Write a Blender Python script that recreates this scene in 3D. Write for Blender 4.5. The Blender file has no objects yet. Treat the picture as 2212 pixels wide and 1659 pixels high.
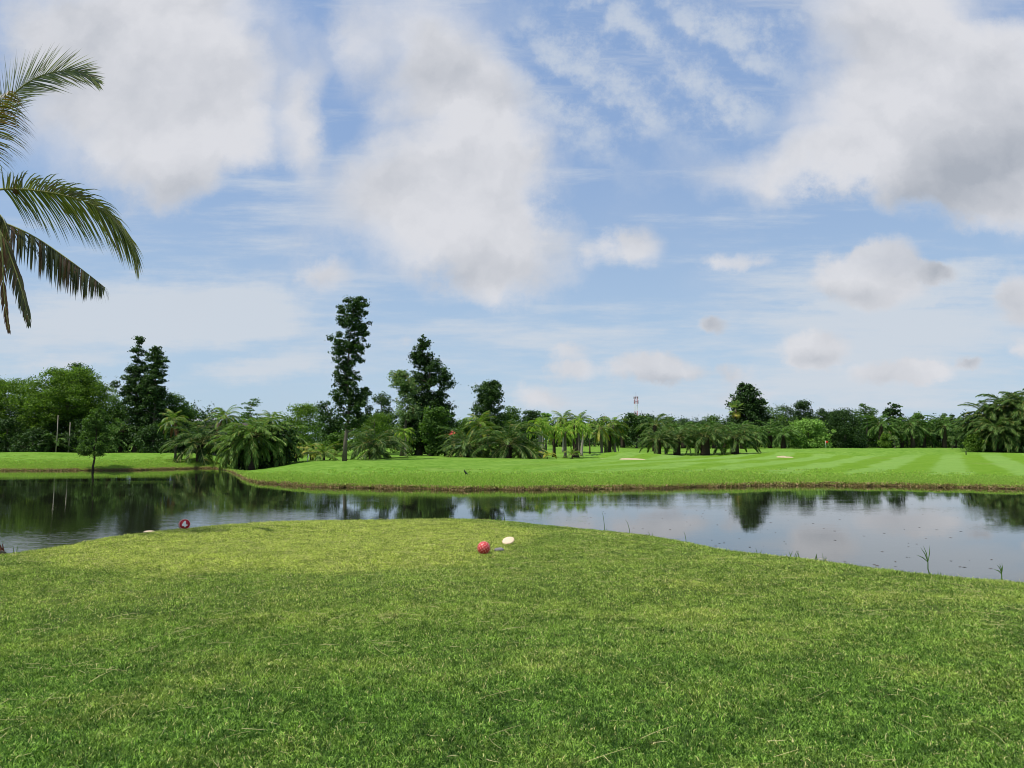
import bpy, math, random
import numpy as np
from mathutils import Vector, Matrix
SC = bpy.context.scene
COL = SC.collection
rnd = random.Random(7)
# ------------------------------------------------------------------ camera
HC = 2.8                      # eye above the water; the tee is at 1.2
F = 1522.0                    # focal length measured on a 2212 px wide copy
TH = math.radians(5.09)
cam = bpy.data.cameras.new('camera'); cam.sensor_width = 36; cam.lens = 36 * F / 2212
cam.clip_start = 0.05; cam.clip_end = 8000
co = bpy.data.objects.new('camera', cam); COL.objects.link(co)
co.location = (0, 0, HC); co.rotation_euler = (math.radians(90) + TH, 0, 0)
SC.camera = co
SC.render.engine = 'CYCLES'
SC.cycles.pixel_filter_type = 'BLACKMAN_HARRIS'; SC.cycles.filter_width = 1.0
SC.view_settings.view_transform = 'Standard'; SC.view_settings.look = 'None'
SC.view_settings.exposure = 0.0; SC.view_settings.gamma = 1; SC.view_settings.use_curve_mapping = False

def ray(u, v):
    a = (u - 1106) / F; b = (829.5 - v) / F
    y = math.cos(TH) - b * math.sin(TH); z = math.sin(TH) + b * math.cos(TH)
    return a / y, z / y       # x/y , z/y
def S(u): return (u - 1106) / F * math.cos(TH)
def at(u, v, Y):
    a, b = ray(u, v); return np.array((a * Y, Y, HC + b * Y))
def onz(u, v, z):
    a, b = ray(u, v); Y = (z - HC) / b; return np.array((a * Y, Y, z))

# ------------------------------------------------------------------ sun and sky
SUN_EL = math.radians(64); SUN_AZ = math.radians(-116)      # azimuth from +Y towards +X
sd = Vector((math.sin(SUN_AZ) * math.cos(SUN_EL), math.cos(SUN_AZ) * math.cos(SUN_EL), math.sin(SUN_EL)))
sl = bpy.data.lights.new('sun', 'SUN'); sl.energy = 5.0; sl.angle = math.radians(0.6); sl.color = (1, .955, .88)
so = bpy.data.objects.new('sun', sl); COL.objects.link(so)
so.rotation_euler = sd.to_track_quat('Z', 'Y').to_euler(); so.location = (-30, 0, 60)

class NT:
    """tiny node-graph writer"""
    def __init__(s, tree): s.t = tree; s.n = tree.nodes; s.l = tree.links; s.n.clear()
    def put(s, sock, val):
        if isinstance(val, bpy.types.NodeSocket): s.l.new(val, sock)
        elif isinstance(val, (tuple, list)) and sock.type == 'RGBA' and len(val) == 3: sock.default_value = (*val, 1)
        else: sock.default_value = val
    def node(s, typ, ins=None, **kw):
        nd = s.n.new(typ)
        for k, v in kw.items(): setattr(nd, k, v)
        for k, v in (ins or {}).items(): s.put(nd.inputs[k], v)
        return nd
    def m(s, op, a, b=0.0, c=0.0, clamp=False):
        nd = s.n.new('ShaderNodeMath'); nd.operation = op; nd.use_clamp = clamp
        s.put(nd.inputs[0], a); s.put(nd.inputs[1], b); s.put(nd.inputs[2], c); return nd.outputs[0]
    def vm(s, op, a, b=(0, 0, 0), sc=None):
        nd = s.n.new('ShaderNodeVectorMath'); nd.operation = op
        s.put(nd.inputs[0], a); s.put(nd.inputs[1], b)
        if sc is not None: s.put(nd.inputs['Scale'], sc)
        return nd.outputs['Value'] if op in ('LENGTH', 'DOT_PRODUCT', 'DISTANCE') else nd.outputs[0]
    def noise(s, vec, scale, detail=4, rough=.55, out='Fac', dims='3D', dist=0.0):
        nd = s.node('ShaderNodeTexNoise', {'Vector': vec, 'Scale': scale, 'Detail': detail, 'Roughness': rough, 'Distortion': dist}, noise_dimensions=dims)
        return nd.outputs[out]
    def ss(s, x, a, b, o0=0.0, o1=1.0, kind='SMOOTHSTEP'):
        nd = s.node('ShaderNodeMapRange', {'Value': x, 'From Min': a, 'From Max': b, 'To Min': o0, 'To Max': o1}, interpolation_type=kind)
        return nd.outputs[0]
    def mix(s, f, a, b, blend='MIX'):
        nd = s.n.new('ShaderNodeMix'); nd.data_type = 'RGBA'; nd.blend_type = blend
        s.put(nd.inputs[0], f); s.put(nd.inputs[6], a); s.put(nd.inputs[7], b); return nd.outputs[2]
    def xyz(s, x=0.0, y=0.0, z=0.0):
        return s.node('ShaderNodeCombineXYZ', {0: x, 1: y, 2: z}).outputs[0]
    def sep(s, v): return s.node('ShaderNodeSeparateXYZ', {0: v}).outputs
    def mapping(s, v, loc=(0, 0, 0), rot=(0, 0, 0), scale=(1, 1, 1), kind='POINT'):
        return s.node('ShaderNodeMapping', {'Vector': v, 'Location': loc, 'Rotation': rot, 'Scale': scale}, vector_type=kind).outputs[0]

W = bpy.data.worlds.new('World'); SC.world = W; W.use_nodes = True
w = NT(W.node_tree)
sky = w.node('ShaderNodeTexSky', sky_type='NISHITA', sun_disc=False, sun_elevation=SUN_EL, sun_rotation=SUN_AZ,
             air_density=1.0, dust_density=1.0, ozone_density=1.5)
D = w.node('ShaderNodeTexCoord').outputs['Generated']
dx, dy, dz = w.sep(D)
yy = w.m('MAXIMUM', dy, .08)
P = w.xyz(w.m('DIVIDE', dx, yy), w.m('DIVIDE', dz, yy))
def cen(col, amp): return w.vm('MULTIPLY', w.vm('SUBTRACT', col, (.5, .5, .5)), (amp, amp, 0))
warp1 = cen(w.noise(P, 2.6, 3, .55, 'Color'), .30)
warp2 = cen(w.noise(P, 8.0, 6, .68, 'Color'), .11)
Pw = w.vm('ADD', w.vm('ADD', P, warp1), warp2)
Ps = w.vm('ADD', P, w.vm('SCALE', warp2, sc=.55))
def blobs(coord, lst, soft='SPHERICAL'):
    acc = None
    for (u, v, ru, rv, rot, wt) in lst:
        cx, cz = ray(u, v); k = 1.0 / F
        mp = w.mapping(coord, (cx, cz, 0), (0, 0, math.radians(rot)), (ru * k, rv * k, 1), 'TEXTURE')
        g = w.node('ShaderNodeTexGradient', {0: mp}, gradient_type=soft).outputs['Fac']
        acc = w.m('MULTIPLY_ADD', g, wt, acc if acc is not None else 0.0)
    return acc
big = [(300, 40, 360, 230, 0, 1.3), (400, 260, 250, 230, 0, 1.2), (190, 210, 230, 220, 0, .8), (440, 360, 190, 110, 0, .8),
       (900, 60, 260, 230, 0, .9), (1010, 240, 240, 230, 0, 1.1), (910, 460, 300, 190, 0, 1.25), (1090, 550, 210, 110, 0, 1.2), (1080, 400, 170, 190, 0, .7),
       (625, 230, 90, 220, 8, .65), (650, 340, 90, 130, 0, .6), (720, 90, 110, 160, 0, .35),
       (1970, 60, 370, 250, 0, 1.5), (2180, 240, 330, 300, 0, 1.5), (1900, 300, 340, 190, 0, 1.3), (1650, 400, 230, 90, 0, .8), (2010, 400, 320, 110, 0, 1.0)]
small = [(1870, 605, 170, 85, 0, 1.2), (1915, 550, 100, 75, 0, 1.1), (1375, 530, 90, 85, 0, .75), (1270, 545, 80, 85, 0, .5), (715, 585, 110, 75, 0, .6),
         (1550, 565, 80, 45, 0, .5), (1640, 575, 110, 30, 0, .45), (1415, 795, 125, 52, 0, 1.2), (1235, 800, 85, 40, 0, .9), (1165, 858, 110, 50, 0, .7),
         (1760, 755, 115, 50, 0, 1.0), (1750, 790, 80, 35, 0, .8), (2030, 582, 65, 32, -15, .9), (2195, 650, 75, 85, 0, 1.0), (1545, 706, 50, 27, 0, .8),
         (1230, 758, 90, 24, 0, .5), (1920, 812, 150, 42, 0, .8), (2010, 800, 90, 40, 0, .7), (1580, 808, 120, 32, 0, .6), (2100, 782, 42, 20, 0, .8), (1600, 850, 170, 34, 0, .6), (2205, 745, 50, 40, 0, .7), (880, 740, 90, 24, 0, .4)]
d1 = w.m('MULTIPLY_ADD', blobs(Pw, big), 1.35, .03)
d2 = w.m('MULTIPLY', blobs(Ps, small), 1.15)
fb = w.noise(P, 7.0, 7, .6)
fbc = w.m('SUBTRACT', fb, .5)
dens1 = w.m('MULTIPLY_ADD', w.m('SUBTRACT', w.noise(P, 3.3, 8, .62), .5), 1.25, w.m('MULTIPLY_ADD', fbc, .35, d1))
dens2 = w.m('MULTIPLY_ADD', w.m('SUBTRACT', w.noise(P, 16.0, 6, .62), .5), .8, w.m('MULTIPLY_ADD', fbc, .8, d2))
a1 = w.m('MULTIPLY', w.ss(dens1, -.02, 1.25), .93)
a2 = w.m('MULTIPLY', w.ss(dens2, .18, .72), .9)
# rolls of thin altocumulus
roll = w.mapping(w.vm('ADD', P, w.vm('SCALE', warp2, sc=.7)), (0, 0, 0), (0, 0, math.radians(38)), (1, 1, 1))
rx_, ry_, _ = w.sep(roll)
wav = w.m('SINE', w.m('ADD', w.m('MULTIPLY', ry_, 70.0), w.m('MULTIPLY', w.noise(P, 5.0, 4, .6), 7.0)))
wav = w.m('ADD', w.m('MULTIPLY', wav, .16), w.m('MULTIPLY', w.noise(P, 20, 6, .68), 1.3))
mrol = blobs(Pw, [(1400, 130, 520, 330, 20, 1.8)])
ar = w.m('MULTIPLY', w.m('MULTIPLY', w.ss(wav, .40, 1.0), w.ss(mrol, .0, 1.1)), .72)
# thin veils, stretched sideways
st = w.mapping(P, (0, 0, 0), (0, 0, math.radians(6)), (1.3, 9.0, 1))
stn = w.noise(st, 2.6, 8, .66)
Pv = w.vm('ADD', w.vm('ADD', P, w.vm('MULTIPLY', warp2, (1.6, .45, 0))), w.vm('MULTIPLY', warp1, (.5, .18, 0)))
mv = blobs(Pv, [(330, 675, 560, 110, 5, 1.7), (560, 668, 190, 70, 0, .9), (560, 795, 240, 38, 8, 1.0), (1950, 700, 560, 210, 0, 1.1), (1890, 655, 180, 22, 4, 1.0), (2060, 585, 160, 40, 8, .9), (1150, 730, 700, 110, 0, .6), (1600, 860, 900, 90, 0, .8), (120, 785, 260, 26, 4, .8), (640, 450, 260, 130, 0, .5)])
av = w.m('MULTIPLY', w.ss(w.m('MULTIPLY_ADD', w.m('SUBTRACT', stn, .5), 2.6, mv), -.05, 1.0), .86)
# everywhere else: the same kind of broken cloud
zz = w.m('MAXIMUM', w.m('ADD', dz, .10), .05)
Q = w.xyz(w.m('DIVIDE', dx, zz), w.m('DIVIDE', dy, zz))
gen = w.noise(Q, .9, 7, .56)
pr = w.vm('LENGTH', w.vm('MULTIPLY', P, (1.05, 1.45, 0)))
outm = w.m('MAXIMUM', w.ss(pr, .95, 1.3), w.ss(dy, .25, .05))
ag = w.m('MULTIPLY', w.ss(gen, .47, .66), w.m('MULTIPLY', outm, .9))
inm = w.m('SUBTRACT', 1.0, w.ss(dy, .25, .05))
# tones
dark = blobs(Ps, [(2120, 380, 330, 110, 12, 1.3), (2212, 250, 150, 180, 0, .6), (1850, 440, 330, 60, 0, .8), (1850, 640, 150, 38, 0, .9), (400, 395, 260, 70, 0, .7), (1000, 600, 270, 55, 0, .6), (200, 150, 330, 190, 0, .35),
                 (1760, 780, 110, 28, 0, .7), (2195, 660, 90, 80, 0, .9), (2030, 582, 65, 32, 0, .9), (1545, 706, 50, 27, 0, .9), (1920, 825, 150, 40, 0, .6), (1420, 822, 140, 22, 0, .6), (2100, 782, 42, 20, 0, .9), (960, 130, 200, 120, 0, .3), (1590, 830, 170, 50, 0, .5), (1050, 330, 160, 60, 0, .3), (715, 600, 110, 60, 0, .5)])
tn = w.noise(Pw, 3.4, 6, .55)
Pt = w.vm('ADD', P, w.vm('SCALE', warp2, sc=.8))
eA = w.noise(Pt, 4.2, 5, .5); eB = w.noise(w.vm('ADD', Pt, (-.022, .048, 0)), 4.2, 5, .5)
emb = w.m('MULTIPLY', w.m('SUBTRACT', eB, eA), 2.4)
tone = w.m('ADD', w.m('ADD', w.m('MULTIPLY', dark, .62), emb), w.m('MULTIPLY_ADD', tn, .9, -.30))
tone = w.m('MAXIMUM', w.m('MINIMUM', tone, 1.0), 0.0)
ccol = w.mix(tone, (.73, .735, .77), (.40, .43, .485))
vcol = (.63, .68, .745)
bgS = w.node('ShaderNodeBackground', {'Color': sky.outputs[0], 'Strength': .105}).outputs[0]
# pale moist air low over the horizon
hz = w.m('POWER', w.ss(dz, .42, -.02, kind='LINEAR'), 2.2)
def mixs(f, a, b):
    nd = w.n.new('ShaderNodeMixShader'); w.put(nd.inputs[0], f); w.l.new(a, nd.inputs[1]); w.l.new(b, nd.inputs[2]); return nd.outputs[0]
def bg(c, s=1.0): return w.node('ShaderNodeBackground', {'Color': c, 'Strength': s}).outputs[0]
o = mixs(w.m('MULTIPLY', hz, .55), bgS, bg((.42, .56, .70)))
o = mixs(.62, o, bg(w.mix(w.ss(dz, .02, .5), (.49, .66, .85), (.32, .49, .82))))
o = mixs(w.m('MULTIPLY', w.m('MAXIMUM', av, ar), inm), o, bg(vcol))
o = mixs(w.m('MULTIPLY', w.m('MULTIPLY', w.ss(d1, -.1, .9), .45), inm), o, bg((.58, .64, .74)))
o = mixs(w.m('MULTIPLY', w.m('MAXIMUM', a1, a2), inm), o, bg(ccol))
o = mixs(ag, o, bg(ccol))
w.node('ShaderNodeOutputWorld', {0: o})
W.cycles.sampling_method = 'MANUAL'; W.cycles.sample_map_resolution = 512

# ------------------------------------------------------------------ materials
def mat(name):
    m_ = bpy.data.materials.new(name); m_.use_nodes = True
    return m_, NT(m_.node_tree)
def finish(g, shader, disp=None): g.node('ShaderNodeOutputMaterial', {0: shader})
def princ(g, col, rough=.6, spec=.3, normal=None, **kw):
    ins = {'Base Color': col, 'Roughness': rough, 'Specular IOR Level': spec}
    if normal is not None: ins['Normal'] = normal
    ins.update(kw)
    return g.node('ShaderNodeBsdfPrincipled', ins).outputs[0]
def bump(g, h, dist, strength=1.0): return g.node('ShaderNodeBump', {'Height': h, 'Distance': dist, 'Strength': strength}).outputs[0]
def simple(name, col, rough=.6, spec=.3, var=.15, scale=20):
    m_, g = mat(name)
    p = g.node('ShaderNodeTexCoord').outputs['Object']
    n = g.noise(p, scale, 4)
    c = g.mix(n, tuple(c * (1 - var) for c in col), tuple(min(1, c * (1 + var)) for c in col))
    finish(g, princ(g, c, rough, spec)); return m_
def leaf_mat(name, dark_, light_, trans=.3, dry=None, dryf=.05, rough=.55, spec=.16):
    m_, g = mat(name)
    geo = g.node('ShaderNodeNewGeometry'); r = geo.outputs['Random Per Island']
    ob = g.node('ShaderNodeObjectInfo').outputs['Random']
    c = g.mix(g.m('POWER', r, 1.7), dark_, tuple(x * 1.25 for x in light_))
    c = g.mix(1.0, c, g.mix(ob, (.86, .9, .84), (1.15, 1.12, 1.1)), 'MULTIPLY')
    if dry: c = g.mix(g.m('LESS_THAN', g.m('FRACT', g.m('MULTIPLY', r, 17.3)), dryf), c, dry)
    p = princ(g, c, rough, spec)
    tcol = g.mix(1.0, c, (1.35, 1.5, .55), 'MULTIPLY')
    t = g.node('ShaderNodeBsdfTranslucent', {0: tcol}).outputs[0]
    nd = g.n.new('ShaderNodeMixShader'); g.put(nd.inputs[0], trans); g.l.new(p, nd.inputs[1]); g.l.new(t, nd.inputs[2])
    finish(g, nd.outputs[0]); return m_
M = {}
M['dark'] = leaf_mat('dark_broad_leaf', (0.021, 0.047, 0.014), (0.057, 0.109, 0.027), .25)
M['mid'] = leaf_mat('mid_green_leaf', (0.043, 0.094, 0.017), (0.104, 0.187, 0.032), .3)
M['bright'] = leaf_mat('bright_green_leaf', (0.053, 0.110, 0.015), (0.128, 0.210, 0.027), .35)
M['pale'] = leaf_mat('pale_green_leaf', (0.083, 0.166, 0.032), (0.262, 0.433, 0.097), .3)
M['grey'] = leaf_mat('grey_green_leaf', (0.068, 0.128, 0.039), (0.225, 0.323, 0.117), .25, (.25, .2, .08), .05)
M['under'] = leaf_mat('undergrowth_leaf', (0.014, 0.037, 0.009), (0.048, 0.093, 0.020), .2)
M['oil'] = leaf_mat('oil_palm_leaflet', (0.032, 0.074, 0.014), (0.110, 0.186, 0.041), .25, (.30, .26, .08), .05, .5, .2)
M['oilfar'] = leaf_mat('distant_palm_leaflet', (0.041, 0.092, 0.019), (0.111, 0.203, 0.044), .25, None, 0, .55, .15)
M['oilk'] = leaf_mat('yellowgreen_palm_leaflet', (.06, .13, .02), (.20, .31, .07), .3, (.34, .3, .08), .05, .5, .2)  # lighter yellow-green leaflets of the palm clump on the point
M['coco'] = leaf_mat('coconut_leaflet', (0.053, 0.119, 0.017), (0.180, 0.289, 0.044), .28, (.36, .28, .07), .08, .5, .2)
M['yellowp'] = leaf_mat('yellow_palm_leaflet', (.16, .2, .02), (.4, .38, .06), .3, (.45, .35, .08), .15)
M['fox'] = leaf_mat('foxtail_leaflet', (0.106, 0.209, 0.020), (0.304, 0.464, 0.066), .35, (.42, .36, .06), .08)
M['dead'] = leaf_mat('dead_frond', (.11, .055, .025), (.26, .15, .07), .15)
M['near'] = leaf_mat('near_frond_leaflet', (0.099, 0.125, 0.024), (0.254, 0.267, 0.059), .30, (.19, .14, .07), .07, .33, .5)
M['nearold'] = leaf_mat('old_frond_leaflet', (0.060, 0.068, 0.024), (0.150, 0.150, 0.048), .25, (.16, .10, .05), .3, .45, .4)
M['bark'] = simple('grey_bark', (.13, .11, .085), .85, .1, .45, 9)
M['palebark'] = simple('pale_palm_bark', (.33, .29, .24), .85, .1, .35, 6)
M['darkbark'] = simple('dark_palm_stem', (.055, .042, .03), .9, .1, .4, 8)
M['redbark'] = simple('reddish_stem_base', (.16, .055, .035), .85, .1, .4, 25)
M['rachis'] = simple('frond_rib', (.26, .27, .08), .5, .3, .2, 8)

# far lawns, mown in stripes
m_, g = mat('mown_lawn')
pos = g.node('ShaderNodeNewGeometry').outputs['Position']
px, py, pz = g.sep(pos)
n1 = g.noise(pos, .11, 4); n2 = g.noise(pos, 1.6, 5, .6); n3 = g.noise(pos, 9, 6, .7)
q = g.m('ADD', g.m('ADD', g.m('MULTIPLY', px, .848), g.m('MULTIPLY', py, -.53)), g.m('ADD', g.m('MULTIPLY', n1, 2.4), g.m('MULTIPLY', n2, .5)))
strip = g.ss(g.m('SINE', g.m('MULTIPLY_ADD', q, 2 * math.pi / 6.2, .56)), -.45, .45)
base = g.mix(g.ss(g.m('ADD', g.m('MULTIPLY', n2, .6), g.m('MULTIPLY', g.noise(pos, .45, 5, .65), .4)), .36, .64), (.08, .185, .010), (.175, .30, .042))
stripc = g.mix(strip, (.12, .23, .007), (.195, .325, .07))
mright = g.m('MULTIPLY', g.ss(g.m('SUBTRACT', py, g.m('MULTIPLY', px, .05)), 53, 60), g.ss(py, 150, 118))
mright = g.m('MULTIPLY', mright, g.ss(px, -8, 12))
c = g.mix(g.m('MULTIPLY', mright, g.ss(px, 0, 40, .45, .9)), base, g.mix(.35, stripc, base))
c = g.mix(g.m('MULTIPLY', g.ss(n3, .5, .8), .5), c, (.05, .12, .010))
c = g.mix(g.m('MULTIPLY', g.ss(n1, .55, .75), .35), c, (.16, .21, .05))
ms = g.node('ShaderNodeAttribute', attribute_name='dirt').outputs['Fac']
c = g.mix(ms, c, g.mix(n3, (.06, .04, .022), (.30, .19, .10)))
sa = g.node('ShaderNodeAttribute', attribute_name='sand').outputs['Fac']
c = g.mix(g.ss(sa, .4, .6), c, g.mix(n3, (.42, .33, .20), (.52, .42, .27)))
finish(g, princ(g, c, .9, .08, bump(g, g.m('ADD', n3, g.m('MULTIPLY', n2, 1.5)), .10, .9)))
M['lawn'] = m_

def tee_tint(g, pos):
    """0 lush .. 1 dry straw, by where on the tee a blade grows"""
    px, py, pz = g.sep(pos)
    e = g.vm('LENGTH', g.xyz(g.m('MULTIPLY', g.m('ADD', px, 3.7), 1 / 4.3), g.m('MULTIPLY', g.m('SUBTRACT', py, 12.6), 1 / 3.6), 0))
    n = g.noise(pos, .55, 4, .6)
    el = g.ss(g.m('ADD', e, g.m('MULTIPLY', g.m('SUBTRACT', n, .5), .5)), 1.06, .86)
    patch = g.ss(g.noise(g.vm('MULTIPLY', pos, (.8, 1.3, 1)), .95, 6, .72), .44, .72)
    far_ = g.ss(py, 3.5, 9, .0, .35)
    t = g.m('ADD', g.m('MULTIPLY', el, .62), g.m('MULTIPLY', patch, .42))
    return g.m('ADD', t, far_, clamp=True), patch
m_, g = mat('turf_soil')
pos = g.node('ShaderNodeNewGeometry').outputs['Position']
t, pa = tee_tint(g, pos)
n = g.noise(pos, 60, 6, .7); n5 = g.noise(pos, 7, 4)
c = g.mix(t, (.03, .07, .012), (.16, .20, .03)); c = g.mix(g.ss(n, .4, .75), c, (.015, .03, .008))
finish(g, princ(g, c, .95, .1, bump(g, n, .02, 1)))
M['soil'] = m_
m_, g = mat('turf_blade')
geo = g.node('ShaderNodeNewGeometry'); pos = geo.outputs['Position']; r = geo.outputs['Random Per Island']
t, pa = tee_tint(g, pos)
ob = g.node('ShaderNodeObjectInfo').outputs['Random']
r2 = g.m('FRACT', g.m('ADD', g.m('MULTIPLY', r, 7.7), ob))
lush = g.mix(g.m('POWER', r2, 2.0), (.019, .080, .007), (.35, .58, .11))
dryc = g.mix(g.m('POWER', r2, 1.5), (.14, .23, .010), (.90, .92, .26))
c = g.mix(g.m('MULTIPLY', t, .8), lush, dryc)
k1 = g.noise(pos, 4.5, 3, .6); k2 = g.noise(pos, 17, 2, .6)
kk = g.m('ADD', g.m('MULTIPLY', g.ss(k1, .3, .7), .55), g.m('MULTIPLY', g.ss(k2, .3, .7), .60))
c = g.mix(1.0, c, g.mix(kk, (.33, .40, .36), (1.30, 1.24, 1.18)), 'MULTIPLY')
worn = g.ss(g.noise(pos, 2.3, 4, .7), .64, .74)
c = g.mix(g.m('MULTIPLY', worn, .38), c, g.mix(r2, (.22, .15, .06), (.62, .52, .24)))
isst = g.m('LESS_THAN', g.m('FRACT', g.m('MULTIPLY', r2, 13.1)), g.m('MULTIPLY_ADD', t, .13, .018))
c = g.mix(isst, c, (.66, .60, .27))
p = princ(g, c, .45, .13)
tr = g.node('ShaderNodeBsdfTranslucent', {0: g.mix(1.0, c, (1.2, 1.4, .6), 'MULTIPLY')}).outputs[0]
nd = g.n.new('ShaderNodeMixShader'); nd.inputs[0].default_value = .3; g.l.new(p, nd.inputs[1]); g.l.new(tr, nd.inputs[2])
finish(g, nd.outputs[0]); M['blade'] = m_
M['straw'] = leaf_mat('dry_grass_stem', (.42, .36, .17), (.66, .62, .36), .2)
M['bankgrass'] = leaf_mat('bank_grass', (0.116, 0.234, 0.029), (0.368, 0.518, 0.094), .3, (.38, .32, .12), .08)
M['thatch'] = leaf_mat('dry_root_thatch', (.15, .095, .045), (.48, .36, .19), .15, (.12, .2, .03), .18)
M['weed'] = leaf_mat('weed_blade', (.05, .12, .02), (.12, .22, .05), .3)

m_, g = mat('pond_water')
pos = g.node('ShaderNodeNewGeometry').outputs['Position']
px, py, pz = g.sep(pos)
a_ = g.noise(g.vm('MULTIPLY', pos, (.55, 1.5, 1)), 2.6, 3, .55)
b_ = g.noise(g.vm('MULTIPLY', pos, (.7, 1.3, 1)), 9.0, 2, .5)
calm = g.ss(g.noise(g.vm('MULTIPLY', pos, (.5, 1.6, 1)), .11, 3, .5), .42, .66)
near_left = g.ss(g.vm('LENGTH', g.vm('MULTIPLY', g.vm('SUBTRACT', pos, (-11.5, 23, 0)), (.14, .10, 0))), 1.25, .3)
amp = g.m('ADD', g.m('MULTIPLY', calm, .22), g.m('MULTIPLY', near_left, .42))
h = g.m('MULTIPLY', g.m('ADD', a_, g.m('MULTIPLY', b_, .35)), g.m('ADD', amp, .05))
nrm = g.node('ShaderNodeBump', {'Height': h, 'Distance': .022, 'Strength': .5}).outputs[0]
finish(g, princ(g, (.012, .014, .008), .015, .5, nrm, IOR=2.1))
M['water'] = m_

# ------------------------------------------------------------------ mesh helpers
def mesh_np(name, V, polys, material=None, attrs=None, smooth=False):
    """polys: list of (n,k) int arrays"""
    me = bpy.data.meshes.new(name)
    V = np.asarray(V, dtype=np.float32).reshape(-1, 3)
    polys = [np.asarray(p, dtype=np.int32) for p in polys if len(p)]
    me.vertices.add(len(V)); me.vertices.foreach_set('co', V.ravel())
    loops = np.concatenate([p.ravel() for p in polys]) if polys else np.zeros(0, np.int32)
    sizes = np.concatenate([np.full(len(p), p.shape[1], np.int32) for p in polys]) if polys else np.zeros(0, np.int32)
    me.loops.add(len(loops)); me.loops.foreach_set('vertex_index', loops)
    me.polygons.add(len(sizes))
    me.polygons.foreach_set('loop_start', np.concatenate([[0], np.cumsum(sizes)[:-1]]).astype(np.int32) if len(sizes) else [])
    me.polygons.foreach_set('loop_total', sizes)
    if smooth: me.polygons.foreach_set('use_smooth', np.ones(len(sizes), dtype=bool))
    me.update(calc_edges=True); me.validate()
    for k, a in (attrs or {}).items():
        at_ = me.attributes.new(k, 'FLOAT', 'POINT'); at_.data.foreach_set('value', np.asarray(a, np.float32))
    if material: me.materials.append(material)
    return me
def obj(name, me, parent=None, loc=(0, 0, 0), rot=(0, 0, 0), scale=1.0):
    o = bpy.data.objects.new(name, me); COL.objects.link(o)
    if parent is not None: o.parent = parent
    o.location = loc; o.rotation_euler = rot
    o.scale = (scale,) * 3 if not hasattr(scale, '__len__') else scale
    return o
def tag(o, label=None, cat=None, group=None, kind=None):
    if label: o['label'] = label
    if cat: o['category'] = cat
    if group: o['group'] = group
    if kind: o['kind'] = kind
    return o
def thing(name, label, cat, loc, group=None, rz=0):
    o = bpy.data.objects.new(name, None); COL.objects.link(o); o.location = loc; o.rotation_euler = (0, 0, rz)
    o.empty_display_size = .2
    return tag(o, label, cat, group)
class MB:
    """collects shapes into one mesh"""
    def __init__(s): s.V = []; s.T = []; s.Q = []; s.n = 0
    def add(s, V, tris=None, quads=None):
        V = np.asarray(V, float).reshape(-1, 3); s.V.append(V)
        if tris is not None and len(tris): s.T.append(np.asarray(tris, int) + s.n)
        if quads is not None and len(quads): s.Q.append(np.asarray(quads, int) + s.n)
        s.n += len(V)
    def tube(s, pts, rad, sides=6, cap=True):
        pts = np.asarray(pts, float); n = len(pts)
        rad = np.full(n, rad) if np.isscalar(rad) else np.asarray(rad, float)
        T = np.gradient(pts, axis=0); T /= np.linalg.norm(T, axis=1)[:, None] + 1e-9
        up = np.array((0, 0, 1.)) if abs(T[0][2]) < .9 else np.array((1., 0, 0))
        V = []
        for i in range(n):
            a = np.cross(T[i], up); a /= np.linalg.norm(a) + 1e-9; b = np.cross(T[i], a); up = -b if False else up
            for k in range(sides):
                an = 2 * math.pi * k / sides
                V.append(pts[i] + rad[i] * (a * math.cos(an) + b * math.sin(an)))
        q = [[i * sides + k, i * sides + (k + 1) % sides, (i + 1) * sides + (k + 1) % sides, (i + 1) * sides + k] for i in range(n - 1) for k in range(sides)]
        t = []
        if cap:
            t = [[0, k + 1, k] for k in range(1, sides - 1)] + [[(n - 1) * sides, (n - 1) * sides + k, (n - 1) * sides + k + 1] for k in range(1, sides - 1)]
        s.add(V, t, q)
    def box(s, c, d, rz=0.0, ry=0.0):
        c = np.array(c, float); d = np.array(d, float) / 2
        V = np.array([(x, y, z) for x in (-1, 1) for y in (-1, 1) for z in (-1, 1)], float) * d
        if ry: V = V @ np.array(((math.cos(ry), 0, -math.sin(ry)), (0, 1, 0), (math.sin(ry), 0, math.cos(ry))))
        if rz: V = V @ np.array(((math.cos(rz), math.sin(rz), 0), (-math.sin(rz), math.cos(rz), 0), (0, 0, 1)))
        s.add(V + c, None, [[0, 1, 3, 2], [4, 6, 7, 5], [0, 4, 5, 1], [2, 3, 7, 6], [0, 2, 6, 4], [1, 5, 7, 3]])
    def mesh(s, name, material, smooth=False):
        V = np.concatenate(s.V) if s.V else np.zeros((0, 3))
        ps = []
        if s.T: ps.append(np.concatenate(s.T))
        if s.Q: ps.append(np.concatenate(s.Q))
        return mesh_np(name, V, ps, material, smooth=smooth)
def lathe(profile, sides=20):
    V = []; q = []
    for r, z in profile:
        for k in range(sides):
            an = 2 * math.pi * k / sides; V.append((r * math.cos(an), r * math.sin(an), z))
    n = len(profile)
    q = [[i * sides + k, i * sides + (k + 1) % sides, (i + 1) * sides + (k + 1) % sides, (i + 1) * sides + k] for i in range(n - 1) for k in range(sides)]
    return V, q

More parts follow.
